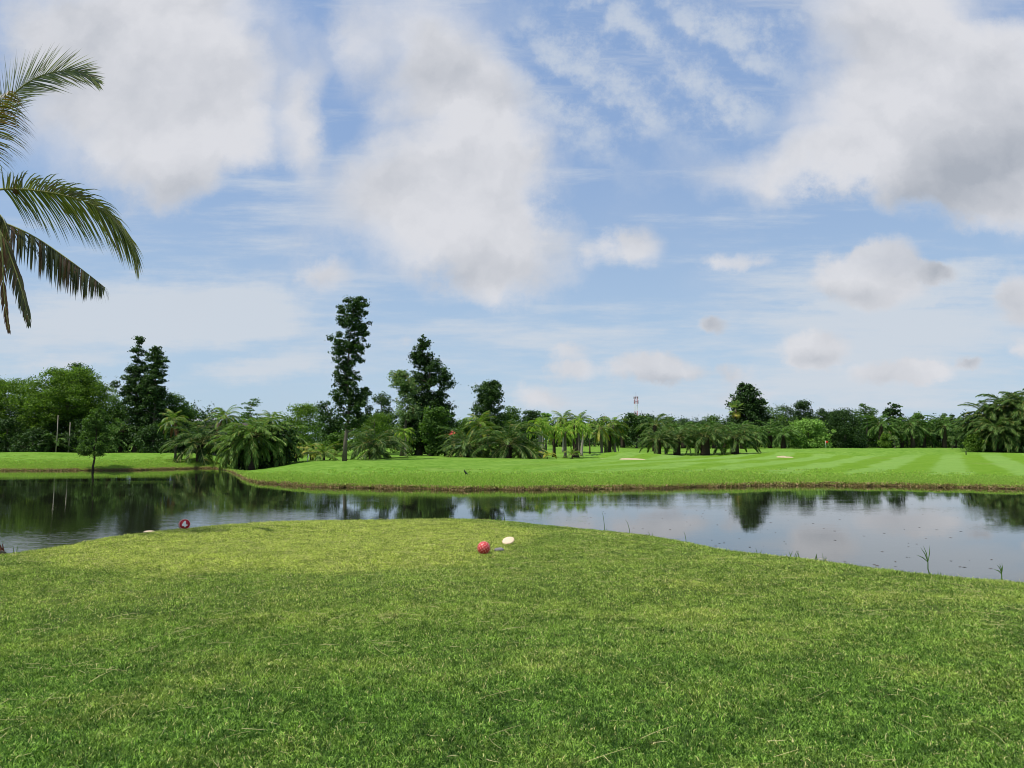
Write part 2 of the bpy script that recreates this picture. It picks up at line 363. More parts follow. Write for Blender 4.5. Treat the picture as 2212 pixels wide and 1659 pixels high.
# ------------------------------------------------------------------ terrain
KU = [-900, 0, 430, 520, 700, 900, 1100, 1300, 1500, 1800, 2212, 3100]
PR = [((80, .5), (86, .95), (100, 2.0), (150, 2.1), (400, 6.5)), ((80, .5), (86, .95), (95, 1.8), (100, 2.0), (110, 1.95), (150, 2.1), (400, 6.5)),
      ((80, .5), (86, .75), (95, 1.5), (100, 1.85), (110, 1.9), (150, 2.1), (400, 6.5)), ((60, .5), (70, .6), (80, .9), (100, 1.7), (150, 2.1), (400, 6.5)),
      ((50, .5), (60, .9), (68, 1.4), (75, 1.5), (100, 1.8), (150, 2.2), (400, 6.5)), ((50, .5), (60, 1.1), (70, 1.7), (76, 1.88), (85, 1.8), (100, 1.9), (150, 2.3), (400, 6.5)),
      ((50, .5), (60, 1.05), (70, 1.68), (80, 1.72), (100, 2.05), (130, 2.6), (150, 2.65), (400, 6.5)), ((50, .5), (60, 1.0), (72, 1.52), (80, 1.8), (100, 2.25), (130, 2.85), (150, 2.8), (400, 6.5)),
      ((50, .45), (60, .95), (72, 1.5), (82, 1.9), (100, 2.25), (150, 2.7), (400, 6.5)), ((52, .45), (60, .8), (72, 1.4), (85, 1.85), (100, 2.25), (150, 2.65), (400, 6.5)),
      ((48, .4), (56, .6), (76, 1.5), (90, 2.1), (100, 2.35), (150, 2.6), (400, 6.5)), ((48, .4), (56, .6), (76, 1.5), (90, 2.1), (100, 2.35), (150, 2.6), (400, 6.5))]
SU = [-900, 0, 300, 430, 470, 495, 512, 524, 540, 565, 600, 640, 740, 1000, 1200, 1400, 1600, 1700, 1900, 2212, 3100]
SY = [70, 83, 85, 92, 92, 84, 76, 68, 61, 56, 53.5, 51.3, 49, 46.6, 47, 48.2, 50.8, 52, 51, 47.5, 40]
def shoreY(u): u = np.asarray(u, float); return np.interp(u, SU, SY) + .12 * np.sin(u * .21 + 2) + .07 * np.sin(u * .33) + .35 * np.sin(np.asarray(u) * .043) + .2 * np.sin(np.asarray(u) * .117 + 1)
MOUNDS = [(1363, 76.5, 4.6, 2.0, .42), (1300, 77, 3.0, 1.6, .22), (1695, 80, 5.0, 2.4, .42), (1560, 84, 7, 2.5, .25), (1640, 92, 9, 3, .3), (1840, 84, 9, 3, -.2),
          (960, 62, 9, 4, .12), (1160, 66, 8, 3, -.14), (1420, 66, 9, 3, .1), (150, 95, 7, 4, -.25), (280, 97, 8, 3, .2), (60, 92, 8, 3, .15), (1900, 110, 14, 5, .25), (2060, 100, 10, 4, -.18)]
BUNK = [(1365, 72.6, 1.75, 1.2), (1302, 73.6, .6, .3), (1696, 76.8, 1.2, .6)]
def fy(u, Y):
    """true distance of a thing from the first estimate of it (reflections in the pond fix it)"""
    a = np.interp(Y, [50, 60, 68, 75, 82, 97, 110, 130, 150, 200, 480, 3000], [50, 66, 88, 110, 134, 146, 162, 190, 215, 265, 480, 3000])
    b = np.interp(Y, [60, 83, 84, 90, 100, 110, 150, 200, 480, 3000], [60, 83, 84, 94, 115, 132, 190, 260, 480, 3000])
    t = min(1, max(0, (u - 440) / 110)); t = t * t * (3 - 2 * t)
    return float(b * (1 - t) + a * t)
PR = [[(fy(k, Y), HC - (HC - z) * fy(k, Y) / Y) for (Y, z) in p] for k, p in zip(KU, PR)]
MOUNDS = [(u, fy(u, Y), a * fy(u, Y) / Y, b * fy(u, Y) / Y * 1.5, h * fy(u, Y) / Y) for (u, Y, a, b, h) in MOUNDS]
BUNK = [(u, fy(u, Y), a * fy(u, Y) / Y, b * fy(u, Y) / Y * 1.8) for (u, Y, a, b) in BUNK]
def G(x, y):
    """height of the far ground"""
    x = np.asarray(x, float); y = np.asarray(y, float)
    u = 1106 + x / y * F / math.cos(TH)
    prof = np.stack([np.interp(y, [p[0] for p in P_], [p[1] for p in P_]) for P_ in PR])
    idx = np.clip(np.searchsorted(KU, u) - 1, 0, len(KU) - 2)
    k0 = np.asarray(KU, float)[idx]; k1 = np.asarray(KU, float)[idx + 1]
    t = np.clip((u - k0) / (k1 - k0), 0, 1); t = t * t * (3 - 2 * t)
    z = np.take_along_axis(prof, idx[None], 0)[0] * (1 - t) + np.take_along_axis(prof, (idx + 1)[None], 0)[0] * t
    z = z + .05 * np.sin(x * .31 + y * .17) + .04 * np.sin(x * .13 - y * .36 + 2)
    for (mu, my, sx, sy, h) in MOUNDS:
        mx = S(mu) * my; z = z + h * np.exp(-((x - mx) / sx) ** 2 - ((y - my) / sy) ** 2)
    for (bu, by, rx, ry) in BUNK:
        bx = S(bu) * by; r = ((x - bx) / rx) ** 2 + ((y - by) / ry) ** 2
        z = z + .30 * np.clip((y - by) / ry, -1.2, 1.2) * np.clip(1.35 - r, 0, 1)
    d = y - shoreY(u)
    ramp = np.where(d < 0, d * .6, np.where(d < .22, .02 + d / .22 * .15, .17 + .16 * (d - .22)))
    k = .12; hh = np.clip(.5 + .5 * (z - ramp) / k, 0, 1)
    return z * (1 - hh) + ramp * hh - k * hh * (1 - hh)
def Gf(x, y): return float(G(np.array([x]), np.array([y]))[0])

us = np.concatenate([np.arange(-2600, -100, 50), np.arange(-100, 2320, 4), np.arange(2320, 4900, 50)]).astype(float)
dd = np.concatenate([[-2.5, -1.0, -.3, 0, .08, .16, .24, .4, .7], np.arange(1.1, 12, .45), np.arange(12, 100, 1.0), np.arange(100, 200, 3), np.geomspace(202, 4000, 26)])
UU, DD = np.meshgrid(us, dd, indexing='ij')
YY = shoreY(UU) + DD; XX = S(UU) * YY
ZZ = G(XX.ravel(), YY.ravel()).reshape(XX.shape)
nu, nd_ = UU.shape
idx = np.arange(nu * nd_).reshape(nu, nd_)
quads = np.stack([idx[:-1, :-1], idx[1:, :-1], idx[1:, 1:], idx[:-1, 1:]], -1).reshape(-1, 4)
dirt = np.clip(1 - (DD - .12) / .25, 0, 1) * (DD > -5)
sand = np.zeros_like(XX)
for (bu, by, rx, ry) in BUNK:
    bx = S(bu) * by; sand = np.maximum(sand, np.clip(1.15 - (((XX - bx) / rx) ** 2 + ((YY - by) / ry) ** 2) + .12 * np.sin(XX * 3.1) , 0, 1))
far = obj('far_lawn', mesh_np('far_lawn', np.stack([XX, YY, ZZ], -1), [quads], M['lawn'], {'dirt': dirt.ravel(), 'sand': sand.ravel()}, smooth=True))
tag(far, kind='structure')

# tee: a fan round the camera that ends in the crest above the water
CR = [(-700, 1275), (-300, 1232), (0, 1197), (60, 1187), (150, 1174), (240, 1158), (330, 1147), (400, 1141), (480, 1133), (600, 1124), (740, 1119), (900, 1118), (1000, 1121), (1100, 1127), (1250, 1139),
      (1400, 1156), (1550, 1180), (1700, 1199), (1850, 1219), (2000, 1235), (2212, 1250), (2500, 1266), (2900, 1290)]
cang = []; crad = []
for (u, v) in CR:
    p = onz(u, v, 1.215); cang.append(math.atan2(p[0], p[1])); crad.append(math.hypot(p[0], p[1]))
def crest(an):
    """radius of the crest by azimuth"""
    an = np.asarray(an, float)
    r = np.interp(an, cang, crad)
    far_ = np.clip((np.abs(an) - 1.12) / .5, 0, 1)
    return r + far_ ** 2 * 900
def near_z(x, y):
    an = np.arctan2(x, y); r = np.hypot(x, y); d = r - crest(an)
    z = 1.2 + .018 * np.sin(x * 1.1 + y * .5) + .014 * np.sin(y * 1.7 - x * .6) + .02 * np.sin(x * .37 + 1.3) * np.sin(y * .43)
    return z - np.interp(d, [-.7, -.25, 0, .3, .8, 2, 3.2, 6], [0, .01, .03, .12, .38, 1.15, 1.9, 2.2])
ans = np.concatenate([np.linspace(-math.pi, -1.15, 40)[:-1], np.linspace(-1.15, 1.15, 420), np.linspace(1.15, math.pi, 40)[1:]])
fr = np.concatenate([[0.001], np.linspace(.04, .9, 46), np.linspace(.91, 1, 12)])
ro = np.array([.08, .16, .3, .5, .8, 1.2, 1.6, 2, 2.6, 3.2, 4.5])
AA, FF = np.meshgrid(ans, np.concatenate([fr, 1 + ro]), indexing='ij')
RR = np.where(FF <= 1, FF * crest(AA), crest(AA) + (FF - 1))
XX = RR * np.sin(AA); YY = RR * np.cos(AA); ZZ = near_z(XX, YY)
n0, n1_ = XX.shape; idx = np.arange(n0 * n1_).reshape(n0, n1_)
quads = np.stack([idx[:-1, :-1], idx[:-1, 1:], idx[1:, 1:], idx[1:, :-1]], -1).reshape(-1, 4)
tag(obj('tee_ground', mesh_np('tee_ground', np.stack([XX, YY, ZZ], -1), [quads], M['soil'], smooth=True)), kind='structure')
wm = mesh_np('pond_water', [(-260, 3, 0), (260, 3, 0), (260, 110, 0), (-260, 110, 0)], [np.array([[0, 1, 2, 3]])], M['water'])
tag(obj('water', wm), kind='structure')

# ------------------------------------------------------------------ grass (uncountable)
rs = np.random.RandomState(3)
def blades_mesh(name, n, rad, hmin, hmax, wmin, wmax, lean0, lean1, material, seg2=True, rs=rs):
    a = rs.rand(n) * 2 * math.pi; r = rad * np.sqrt(rs.rand(n))
    B = np.stack([r * np.cos(a), r * np.sin(a), np.full(n, -.004)], 1)
    h = hmin + (hmax - hmin) * rs.rand(n) ** 1.5; wd = wmin + (wmax - wmin) * rs.rand(n)
    az = rs.rand(n) * 2 * math.pi; ln = np.radians(lean0 + (lean1 - lean0) * rs.rand(n))
    d0 = np.stack([np.sin(ln * .6) * np.cos(az), np.sin(ln * .6) * np.sin(az), np.cos(ln * .6)], 1)
    l2 = np.minimum(ln * 1.5, 1.75)
    d1 = np.stack([np.sin(l2) * np.cos(az), np.sin(l2) * np.sin(az), np.cos(l2)], 1)
    sa = az + math.pi / 2 + rs.randn(n) * .8
    sd_ = np.stack([np.cos(sa), np.sin(sa), rs.randn(n) * .2], 1) * (wd / 2)[:, None]
    m0 = B + d0 * (h * .5)[:, None]; t0 = m0 + d1 * (h * .5)[:, None]
    V = np.stack([B - sd_, B + sd_, m0 + sd_ * .85, m0 - sd_ * .85, t0], 1).reshape(-1, 3)
    i = np.arange(n) * 5
    return mesh_np(name, V, [np.stack([i + 3, i + 2, i + 4], 1), np.stack([i, i + 1, i + 2, i + 3], 1)], material)
def scatter(name, pts, sources, smin, smax, label, cat, seed=1, tilt=.0):
    c = bpy.data.collections.new(name + '_source')
    for k, me in enumerate(sources):
        c.objects.link(bpy.data.objects.new(name + '_tuft', me))
    me = mesh_np(name, pts, [])
    o = obj(name, me)
    ng = bpy.data.node_groups.new(name, 'GeometryNodeTree')
    ng.interface.new_socket('Geometry', in_out='INPUT', socket_type='NodeSocketGeometry')
    ng.interface.new_socket('Geometry', in_out='OUTPUT', socket_type='NodeSocketGeometry')
    N = ng.nodes; L = ng.links
    gi = N.new('NodeGroupInput'); go = N.new('NodeGroupOutput'); ip = N.new('GeometryNodeInstanceOnPoints')
    ci = N.new('GeometryNodeCollectionInfo'); ci.inputs['Collection'].default_value = c; ci.inputs['Separate Children'].default_value = True; ci.inputs['Reset Children'].default_value = True
    rv = N.new('FunctionNodeRandomValue'); rv.data_type = 'FLOAT_VECTOR'
    rv.inputs[0].default_value = (-tilt, -tilt, 0); rv.inputs[1].default_value = (tilt, tilt, 6.283); rv.inputs['Seed'].default_value = seed
    rf = N.new('FunctionNodeRandomValue'); rf.data_type = 'FLOAT'; rf.inputs[2].default_value = smin; rf.inputs[3].default_value = smax; rf.inputs['Seed'].default_value = seed + 5
    ri = N.new('FunctionNodeRandomValue'); ri.data_type = 'INT'; ri.inputs[4].default_value = 0; ri.inputs[5].default_value = len(sources) - 1; ri.inputs['Seed'].default_value = seed + 9
    ip.inputs['Pick Instance'].default_value = True
    L.new(gi.outputs[0], ip.inputs['Points']); L.new(ci.outputs[0], ip.inputs['Instance'])
    L.new(rv.outputs[0], ip.inputs['Rotation']); L.new(rf.outputs[1], ip.inputs['Scale']); L.new(ri.outputs[2], ip.inputs['Instance Index'])
    L.new(ip.outputs[0], go.inputs[0])
    md = o.modifiers.new('scatter', 'NODES'); md.node_group = ng
    return tag(o, label, cat, kind='stuff')
def wedge(n, r0, r1, amax, power=1.0):
    a = (rs.rand(n) * 2 - 1) * amax
    r = np.sqrt(r0 ** 2 + (r1 ** 2 - r0 ** 2) * rs.rand(n) ** power)
    return r * np.sin(a), r * np.cos(a)
tufts = [blades_mesh('turf_tuft', 290, .20, .014, .044, .0034, .0068, 22, 96, M['blade']) for k in range(9)]
x1, y1 = wedge(7200, 2.2, 7.5, .80); x2, y2 = wedge(11500, 7.5, 19, .80)
x = np.concatenate([x1, x2]); y = np.concatenate([y1, y2])
ok = np.hypot(x, y) < crest(np.arctan2(x, y)) + .45
x = x[ok]; y = y[ok]
print('turf tufts', len(x))
scatter('turf_grass', np.stack([x, y, near_z(x, y)], 1), tufts, .8, 1.25, 'short green turf with dry yellow patches covering the tee in front', 'grass', 2)
# ranker tufts standing in the turf and along the crest
rank = [blades_mesh('rank_tuft', 40, .06, .03, .075, .003, .006, 8, 75, M['blade']) for k in range(5)]
x, y = wedge(5200, 2.4, 19, .80)
ok = np.hypot(x, y) < crest(np.arctan2(x, y)) + .3
keep = (np.sin(x * 1.3 + 1) * np.sin(y * 1.1 + x * .4) + .6 * np.sin(x * 3.1 + y * 2.3)) + rs.randn(len(x)) * .3 > .55
x = x[ok & keep]; y = y[ok & keep]
ac = np.linspace(-.9, .9, 2600) + rs.randn(2600) * .002; rc = crest(ac) + rs.randn(2600) * .22 + .05
x = np.concatenate([x, rc * np.sin(ac)]); y = np.concatenate([y, rc * np.cos(ac)])
scatter('rank_grass', np.stack([x, y, near_z(x, y)], 1), rank, .6, 1.15, 'longer blades standing in the turf and fringing the crest of the tee', 'grass', 12)
def stem_mesh(n, rs=rs):
    mb = MB()
    for i in range(n):
        a = rs.rand() * 6.28; L_ = .05 + .22 * rs.rand() ** 2; cu = rs.randn() * .35
        p = np.array((rs.randn() * .12, rs.randn() * .12, .028)); pts = []
        for k in range(5):
            pts.append(p.copy()); p = p + np.array((math.cos(a), math.sin(a), .06 - .02 * k)) * L_ / 4; a += cu / 4
        mb.tube(pts, np.array([.0012, .0014, .0013, .001, .0005]), 3, False)
    return mb.mesh('dry_stems', M['straw'])
stems = [stem_mesh(3) for k in range(10)]
x, y = wedge(1100, 2.4, 17, .8); ok = np.hypot(x, y) < crest(np.arctan2(x, y)) - .1; x = x[ok]; y = y[ok]
scatter('mowing_clippings', np.stack([x, y, near_z(x, y)], 1), stems, .8, 1.3, 'pale dry grass stems lying loose on the turf', 'clippings', 21, .12)
# far bank
u = rs.rand(17000) * 2500 - 150; d = .10 + np.minimum(rs.exponential(2.6, 17000), 16)
Y = shoreY(u) + d; X = S(u) * Y
bt = [blades_mesh('bank_tuft', 70, .32, .06, .20, .012, .026, 10, 65, M['bankgrass']) for k in range(6)]
scatter('bank_grass', np.stack([X, Y, G(X, Y)], 1), bt, .6, 1.2, 'rough bright grass growing along the far bank of the pond', 'grass', 31)
u = rs.rand(12000) * 2500 - 150; d = -.06 + .38 * rs.rand(12000)
Y = shoreY(u) + d; X = S(u) * Y
tt = [blades_mesh('thatch_tuft', 46, .26, .05, .16, .012, .028, 40, 120, M['thatch']) for k in range(6)]
scatter('root_thatch', np.stack([X, Y, G(X, Y) + .02], 1), tt, .6, 1.25, 'brown dead grass and roots hanging on the far bank above the waterline', 'dead grass', 41)
# flecks on the water
rl = np.random.RandomState(11); mb = MB()
for k in range(190):
    uu = 1200 + 1000 * rl.rand() if k % 4 else 100 + 1000 * rl.rand(); p = onz(uu, 1085 + 150 * rl.rand() ** 1.2, .006); s_ = .02 + .05 * rl.rand(); a = rl.rand() * 6.3
    if p[1] < crest(math.atan2(p[0], p[1])) + 2: continue
    c_, s2 = math.cos(a), math.sin(a)
    mb.add([p + (c_ * s_, s2 * s_, 0), p + (-s2 * s_ * .5, c_ * s_ * .5, .006), p + (-c_ * s_, -s2 * s_, 0), p + (s2 * s_ * .5, -c_ * s_ * .5, 0)], None, [[0, 1, 2, 3]])
tag(obj('floating_flecks', mb.mesh('floating_flecks', M['darkbark'])), 'tiny dead leaves and flecks floating on the calm pond', 'floating leaves', kind='stuff')

# ------------------------------------------------------------------ foliage generators
def leaf_quads(Pc, Nn, L_, Wd, rg):
    n = len(Pc)
    R_ = rg.randn(n, 3); T = np.cross(Nn, R_); T /= np.linalg.norm(T, axis=1)[:, None] + 1e-9
    B = np.cross(Nn, T); B /= np.linalg.norm(B, axis=1)[:, None] + 1e-9
    l = (L_ * (.6 + .8 * rg.rand(n)))[:, None] / 2; wv = (Wd * (.6 + .8 * rg.rand(n)))[:, None] / 2
    nn = Nn / (np.linalg.norm(Nn, axis=1)[:, None] + 1e-9)
    V = np.stack([Pc - T * l, Pc + B * wv + nn * wv * .3 - T * l * .1, Pc + T * l - nn * l * .35, Pc - B * wv + nn * wv * .3 - T * l * .1], 1).reshape(-1, 3)
    i = np.arange(n) * 4
    return V, np.stack([i, i + 1, i + 2, i + 3], 1)
def cluster_leaves(C, R, per, L_, Wd, rg, flat=.75, upb=.55):
    Vs = []; Qs = []; k = 0
    P_ = []; N_ = []
    for c, r in zip(C, R):
        n = max(8, int(per * (r / np.mean(R)) ** 2))
        d = rg.randn(n, 3); d /= np.linalg.norm(d, axis=1)[:, None]
        rr = r * (.35 + .65 * rg.rand(n) ** .6) * (1 + .25 * np.sin(d[:, 0] * 5 + c[0] * 3) * np.cos(d[:, 2] * 4 + c[2]))
        rr = np.where(rg.rand(n) < .2, rr * (1.1 + .7 * rg.rand(n)), rr)
        p = c + d * rr[:, None] * np.array((1, 1, flat)); p[:, 2] -= .12 * r * (d[:, 0] ** 2 + d[:, 1] ** 2)
        P_.append(p); nn = d * .7 + np.array((0, 0, upb)) + rg.randn(n, 3) * .55; N_.append(nn / np.linalg.norm(nn, axis=1)[:, None])
    return leaf_quads(np.concatenate(P_), np.concatenate(N_), L_, Wd, rg)
def broad(label, u0, Y_, outline, leaf='mid', nc=60, cr=.9, per=70, L_=.30, Wd=.17, vtrunk=None, tr=.22, name='broadleaf_tree', cat='tree', group=None, seed=None, flat=.75, depth=.85, bark='bark', limbs=12, upb=.55, rag=.16):
    """outline: (v, uleft, uright) rows on the photo from the top down"""
    Y = fy(u0, Y_); K = Y / Y_; cr = cr * K; L_ = L_ * K ** .8; Wd = Wd * K ** .8; tr = tr * K
    rg = np.random.RandomState(seed if seed is not None else int(u0 * 7 + Y) % 9999)
    k = Y / F
    x0 = S(u0) * Y; zg = Gf(x0, Y) if Y > 30 else 1.2
    vs = np.array([o_[0] for o_ in outline], float); ul = np.array([o_[1] for o_ in outline], float); ur = np.array([o_[2] for o_ in outline], float)
    vg = np.linspace(vs[0], vs[-1], 60); wdt = np.interp(vg, vs, ur - ul); cdf = np.cumsum(wdt); cdf /= cdf[-1]
    C = []; R = []
    for i in range(nc):
        v = np.interp(rg.rand(), cdf, vg); a = np.interp(v, vs, ul); b = np.interp(v, vs, ur); wh = (b - a) / 2
        r = cr * (.45 + .75 * rg.rand()); r = min(r, max(wh * k * .6, cr * .35))
        an = rg.rand() * 2 * math.pi; q = rg.rand() ** .42
        hw = max(wh * k * (1 + rag * (.4 + math.sin(v * .21 + 3 * math.cos(an) + u0) + .6 * math.sin(v * .47 + 2 * an))) - r * .38, .02)
        qx = rg.uniform(-1, 1) * (1 if rg.rand() < .6 else .75); cx = S((a + b) / 2) * Y + hw * qx; cy = Y + hw * depth * math.sqrt(max(.05, 1 - qx * qx)) * rg.uniform(-1, 1)
        z = at(u0, v, Y)[2]
        z = min(z, at(u0, vs[0], Y)[2] - r * .6); z = max(z, zg + r * .6)
        C.append((cx, cy, z)); R.append(r)
    C = np.array(C); R = np.array(R)
    V, Q_ = cluster_leaves(C, R, per, L_, Wd, rg, flat, upb)
    base = np.array((x0, Y, zg)); t_ = thing(name, label, cat, base, group)
    obj('crown', mesh_np('crown', V - base, [Q_], M[leaf]), t_)
    ztop = at(u0, vs[0], Y)[2] - cr * .8; zt = ztop - zg
    mb = MB()
    cxt = lambda z: np.interp(-z, [-at(u0, v_, Y)[2] for v_ in vs], [S((a + b) / 2) * Y for a, b in zip(ul, ur)])
    pts = []
    for i in range(9):
        f = i / 8; z = zg - .1 + f * zt
        xx = x0 * (1 - min(1, f * 1.6)) + cxt(z) * min(1, f * 1.6)
        pts.append((xx - x0 + (rg.randn() * .05 if i else 0), rg.randn() * .05 if i else 0, z - zg))
    mb.tube(pts, [tr * 1.3] + [tr * (1 - .88 * f) for f in np.linspace(.08, 1, 8)], 7)
    pts = np.array(pts)
    for j in rg.permutation(nc)[:limbs]:
        c = C[j] - base; zs = max(.15 * zt, c[2] - .35 * abs(c[0] - np.interp(c[2], pts[:, 2], pts[:, 0])) - .8)
        s0 = np.array((np.interp(zs, pts[:, 2], pts[:, 0]), np.interp(zs, pts[:, 2], pts[:, 1]), zs))
        mid = (s0 + c) / 2 + np.array((0, 0, -.1 * np.linalg.norm(c - s0)))
        rr = tr * .36 * (1 - .6 * zs / zt)
        mb.tube([s0, mid, c], [rr, rr * .65, rr * .25], 5, False)
    obj('trunk', mb.mesh('trunk', M[bark], True), t_)
    return t_

def frond_mesh(name, path, nl, ll, wd, material, drop=.5, vee=.35, segs=2, plum=0.0, start=.12, rg=None, rach=.03, prof=None, fwd=(62, 25), side=None, clump=0.0, miss=0.0, rachmat=True, tw=1.0, sides=(-1, 1)):
    """a pinnate leaf along a path: rib plus leaflets that bend under their weight"""
    rg = rg or np.random.RandomState(1)
    path = np.asarray(path, float); n = len(path)
    sl_ = np.concatenate([[0], np.cumsum(np.linalg.norm(np.diff(path, axis=0), axis=1))]); Ltot = sl_[-1]; sn = sl_ / Ltot
    P_ = lambda t: np.array([np.interp(t, sn, path[:, k]) for k in range(3)])
    mb = MB()
    mb.tube(path, [rach * (1 - .85 * q_) for q_ in sn], 4 if segs < 4 else 6, False)
    V = []; T = []; Q_ = []; k = 0
    for sgn in sides:
        for i in range(nl):
            t = start + (1 - start) * (i + rg.rand() * .6) / nl
            if rg.rand() < miss: continue
            if clump: t += clump * math.sin(t * 95 + sgn) * .012
            t = min(t, .998)
            p = P_(t); tg = P_(min(1, t + .02)) - P_(max(0, t - .02)); tg /= np.linalg.norm(tg) + 1e-9
            if side is None: sv = np.cross(tg, (0, 0, 1.)); sv /= np.linalg.norm(sv) + 1e-9
            else:
                sv = np.array(side, float); sv -= tg * sv.dot(tg); sv /= np.linalg.norm(sv)
            up = np.cross(sv, tg)
            if side is None and up[2] < 0: up = -up
            pr_ = (math.sin(math.pi * min(1, (.18 + .80 * (t - start) / (1 - start)))) ** .55) if prof is None else prof(t)
            l = ll * pr_ * (.88 + .24 * rg.rand())
            a = math.radians(fwd[0] + (fwd[1] - fwd[0]) * t + rg.randn() * 3.5)
            ve = vee + (rg.randn() * .12) + (plum * rg.uniform(-1, 1))
            d = tg * math.cos(a) + (sv * sgn * math.cos(ve) + up * math.sin(ve)) * math.sin(a)
            wv = np.cross(d, up if plum == 0 else rg.randn(3)); wv /= np.linalg.norm(wv) + 1e-9
            wv = wv * wd * .5; w_tw = (up * math.sin(.6) * wd * .25)
            q0 = p; pts = []
            for s_ in range(segs):
                pts.append(q0); d = d + np.array((0, 0, -drop * (1.0 / segs) * (1 + .5 * rg.rand()))); d /= np.linalg.norm(d)
                q0 = q0 + d * l / segs
            pts.append(q0)
            wf = [.75, 1, .8, .5, .3] if segs > 2 else [.9, 1, .5]
            b0 = k
            for s_ in range(segs):
                V += [pts[s_] - (wv + w_tw) * wf[s_], pts[s_] + (wv + w_tw) * wf[s_]]
            V.append(pts[segs]); k += 2 * segs + 1
            for s_ in range(segs - 1): Q_.append([b0 + 2 * s_, b0 + 2 * s_ + 1, b0 + 2 * s_ + 3, b0 + 2 * s_ + 2])
            T.append([b0 + 2 * segs - 2, b0 + 2 * segs - 1, b0 + 2 * segs])
    nrib = mb.n
    mb.add(V, T, Q_)
    me = mb.mesh(name, material)
    me.materials.append(M['rachis'])
    ps = np.array([max(p.vertices) < nrib for p in me.polygons]) if len(me.polygons) < 100000 else None
    me.polygons.foreach_set('material_index', ps.astype(np.int32))
    return me
def arc(L_, e0, e1, n=9, pw=1.2, sway=0.0):
    p = np.zeros(3); out = [p.copy()]
    for i in range(n - 1):
        t = (i + .5) / (n - 1); e = math.radians(e0 + (e1 - e0) * t ** pw); b = sway * t
        p = p + np.array((math.cos(e) * math.cos(b), math.cos(e) * math.sin(b), math.sin(e))) * L_ / (n - 1); out.append(p.copy())
    return out
# shared fronds, unit length 1, by kind and by how steeply they start
ELEV = [84, 68, 52, 34, 14, -12, -42]
FM = {}
def frond_set(kind, material, ll, wd, nl, drop, bend, **kw):
    FM[kind] = []
    for i, e in enumerate(ELEV):
        for v in range(2):
            rg = np.random.RandomState(i * 10 + v)
            e1 = e - bend * (1.0 + .25 * v) * (1.0 if e > 20 else .7); e1 = max(e1, -88)
            FM[kind].append(frond_mesh(kind + '_frond', arc(1, e, e1, sway=rg.uniform(-.3, .3)), nl, ll, wd, material, drop, rg=rg, rach=.010, **kw))
frond_set('oil', M['oil'], .23, .013, 62, .6, 76, plum=.30, start=.16)
frond_set('oilfar', M['oilfar'], .25, .03, 28, .6, 76, plum=.3, start=.14)
frond_set('oilk', M['oilk'], .24, .015, 58, .6, 80, plum=.30, start=.16)
frond_set('coco', M['coco'], .26, .015, 52, .8, 75, start=.14)
frond_set('cocofar', M['coco'], .27, .03, 26, .8, 75, start=.14)
frond_set('yellow', M['yellowp'], .27, .022, 34, .8, 80, start=.14)
frond_set('fox', M['fox'], .26, .024, 46, .9, 125, plum=.9, start=.10)
frond_set('dead', M['dead'], .24, .02, 30, 1.5, 70, start=.2)
def palm(label, u, Y_, hub_v, rpx, kind='oil', nf=30, ubase=None, trunk='darkbark', tr=.28, low=-20, high=84, name='oil_palm', group=None, deadn=0, yel=0, skirt=True, zsc=1.0, raw=False):
    Y = Y_ if raw else fy(u, Y_); K = Y / Y_; tr = tr * K ** .7
    rg = np.random.RandomState(int(u * 3 + Y * 11) % 9999)
    ub = u if ubase is None else ubase
    x0 = S(ub) * Y; zg = Gf(x0, Y); hub = at(u, hub_v, Y)
    base = np.array((x0, Y, zg)); h = hub - base; h[2] = max(h[2], .25)
    t_ = thing(name, label, 'palm tree', base, group)
    L_ = rpx * Y / F * 1.12
    mb = MB()
    n = 8; pts = [base * 0 + np.array((h[0] * (i / n) ** 1.6, 0, h[2] * i / n - .08)) for i in range(n + 1)]
    if kind.startswith('oil'):
        rad = [tr * (1.25 - .25 * i / n) for i in range(n + 1)]
        mb.tube(pts, rad, 8)
        for i in range(46 if Y < 100 else 14):            # old leaf bases
            f = rg.rand(); a = rg.rand() * 6.28; c = np.array((h[0] * f ** 1.6, 0, h[2] * f)); d = np.array((math.cos(a), math.sin(a), .9))
            mb.tube([c + d * tr * .7, c + d * tr * 1.7], [.09, .03], 4)
    else:
        mb.tube(pts, [tr * (1.6 if i == 0 else 1.05 - .35 * i / n) for i in range(n + 1)], 8)
    obj('trunk', mb.mesh('trunk', M[trunk], True), t_)
    fm = FM[kind]
    for i in range(nf):
        f = (i + .5) / nf; e = high + (low - high) * f ** (.85)
        ei = int(np.argmin([abs(e - e_) for e_ in ELEV]))
        k_ = kind
        if yel and i >= nf - yel: k_ = 'yellow'
        if deadn and i >= nf - deadn: k_ = 'dead'; ei = len(ELEV) - 1
        me = FM[k_][ei * 2 + rg.randint(2)]
        az = i * 2.39996 + rg.randn() * .25
        s_ = L_ * rg.uniform(.82, 1.1) * (.8 if ei == 0 else 1)
        o = obj('frond', me, t_, h + np.array((math.cos(az), math.sin(az), 0)) * tr * .5, (rg.randn() * .12, rg.randn() * .08, az), (s_, s_, s_ * zsc))
    return t_

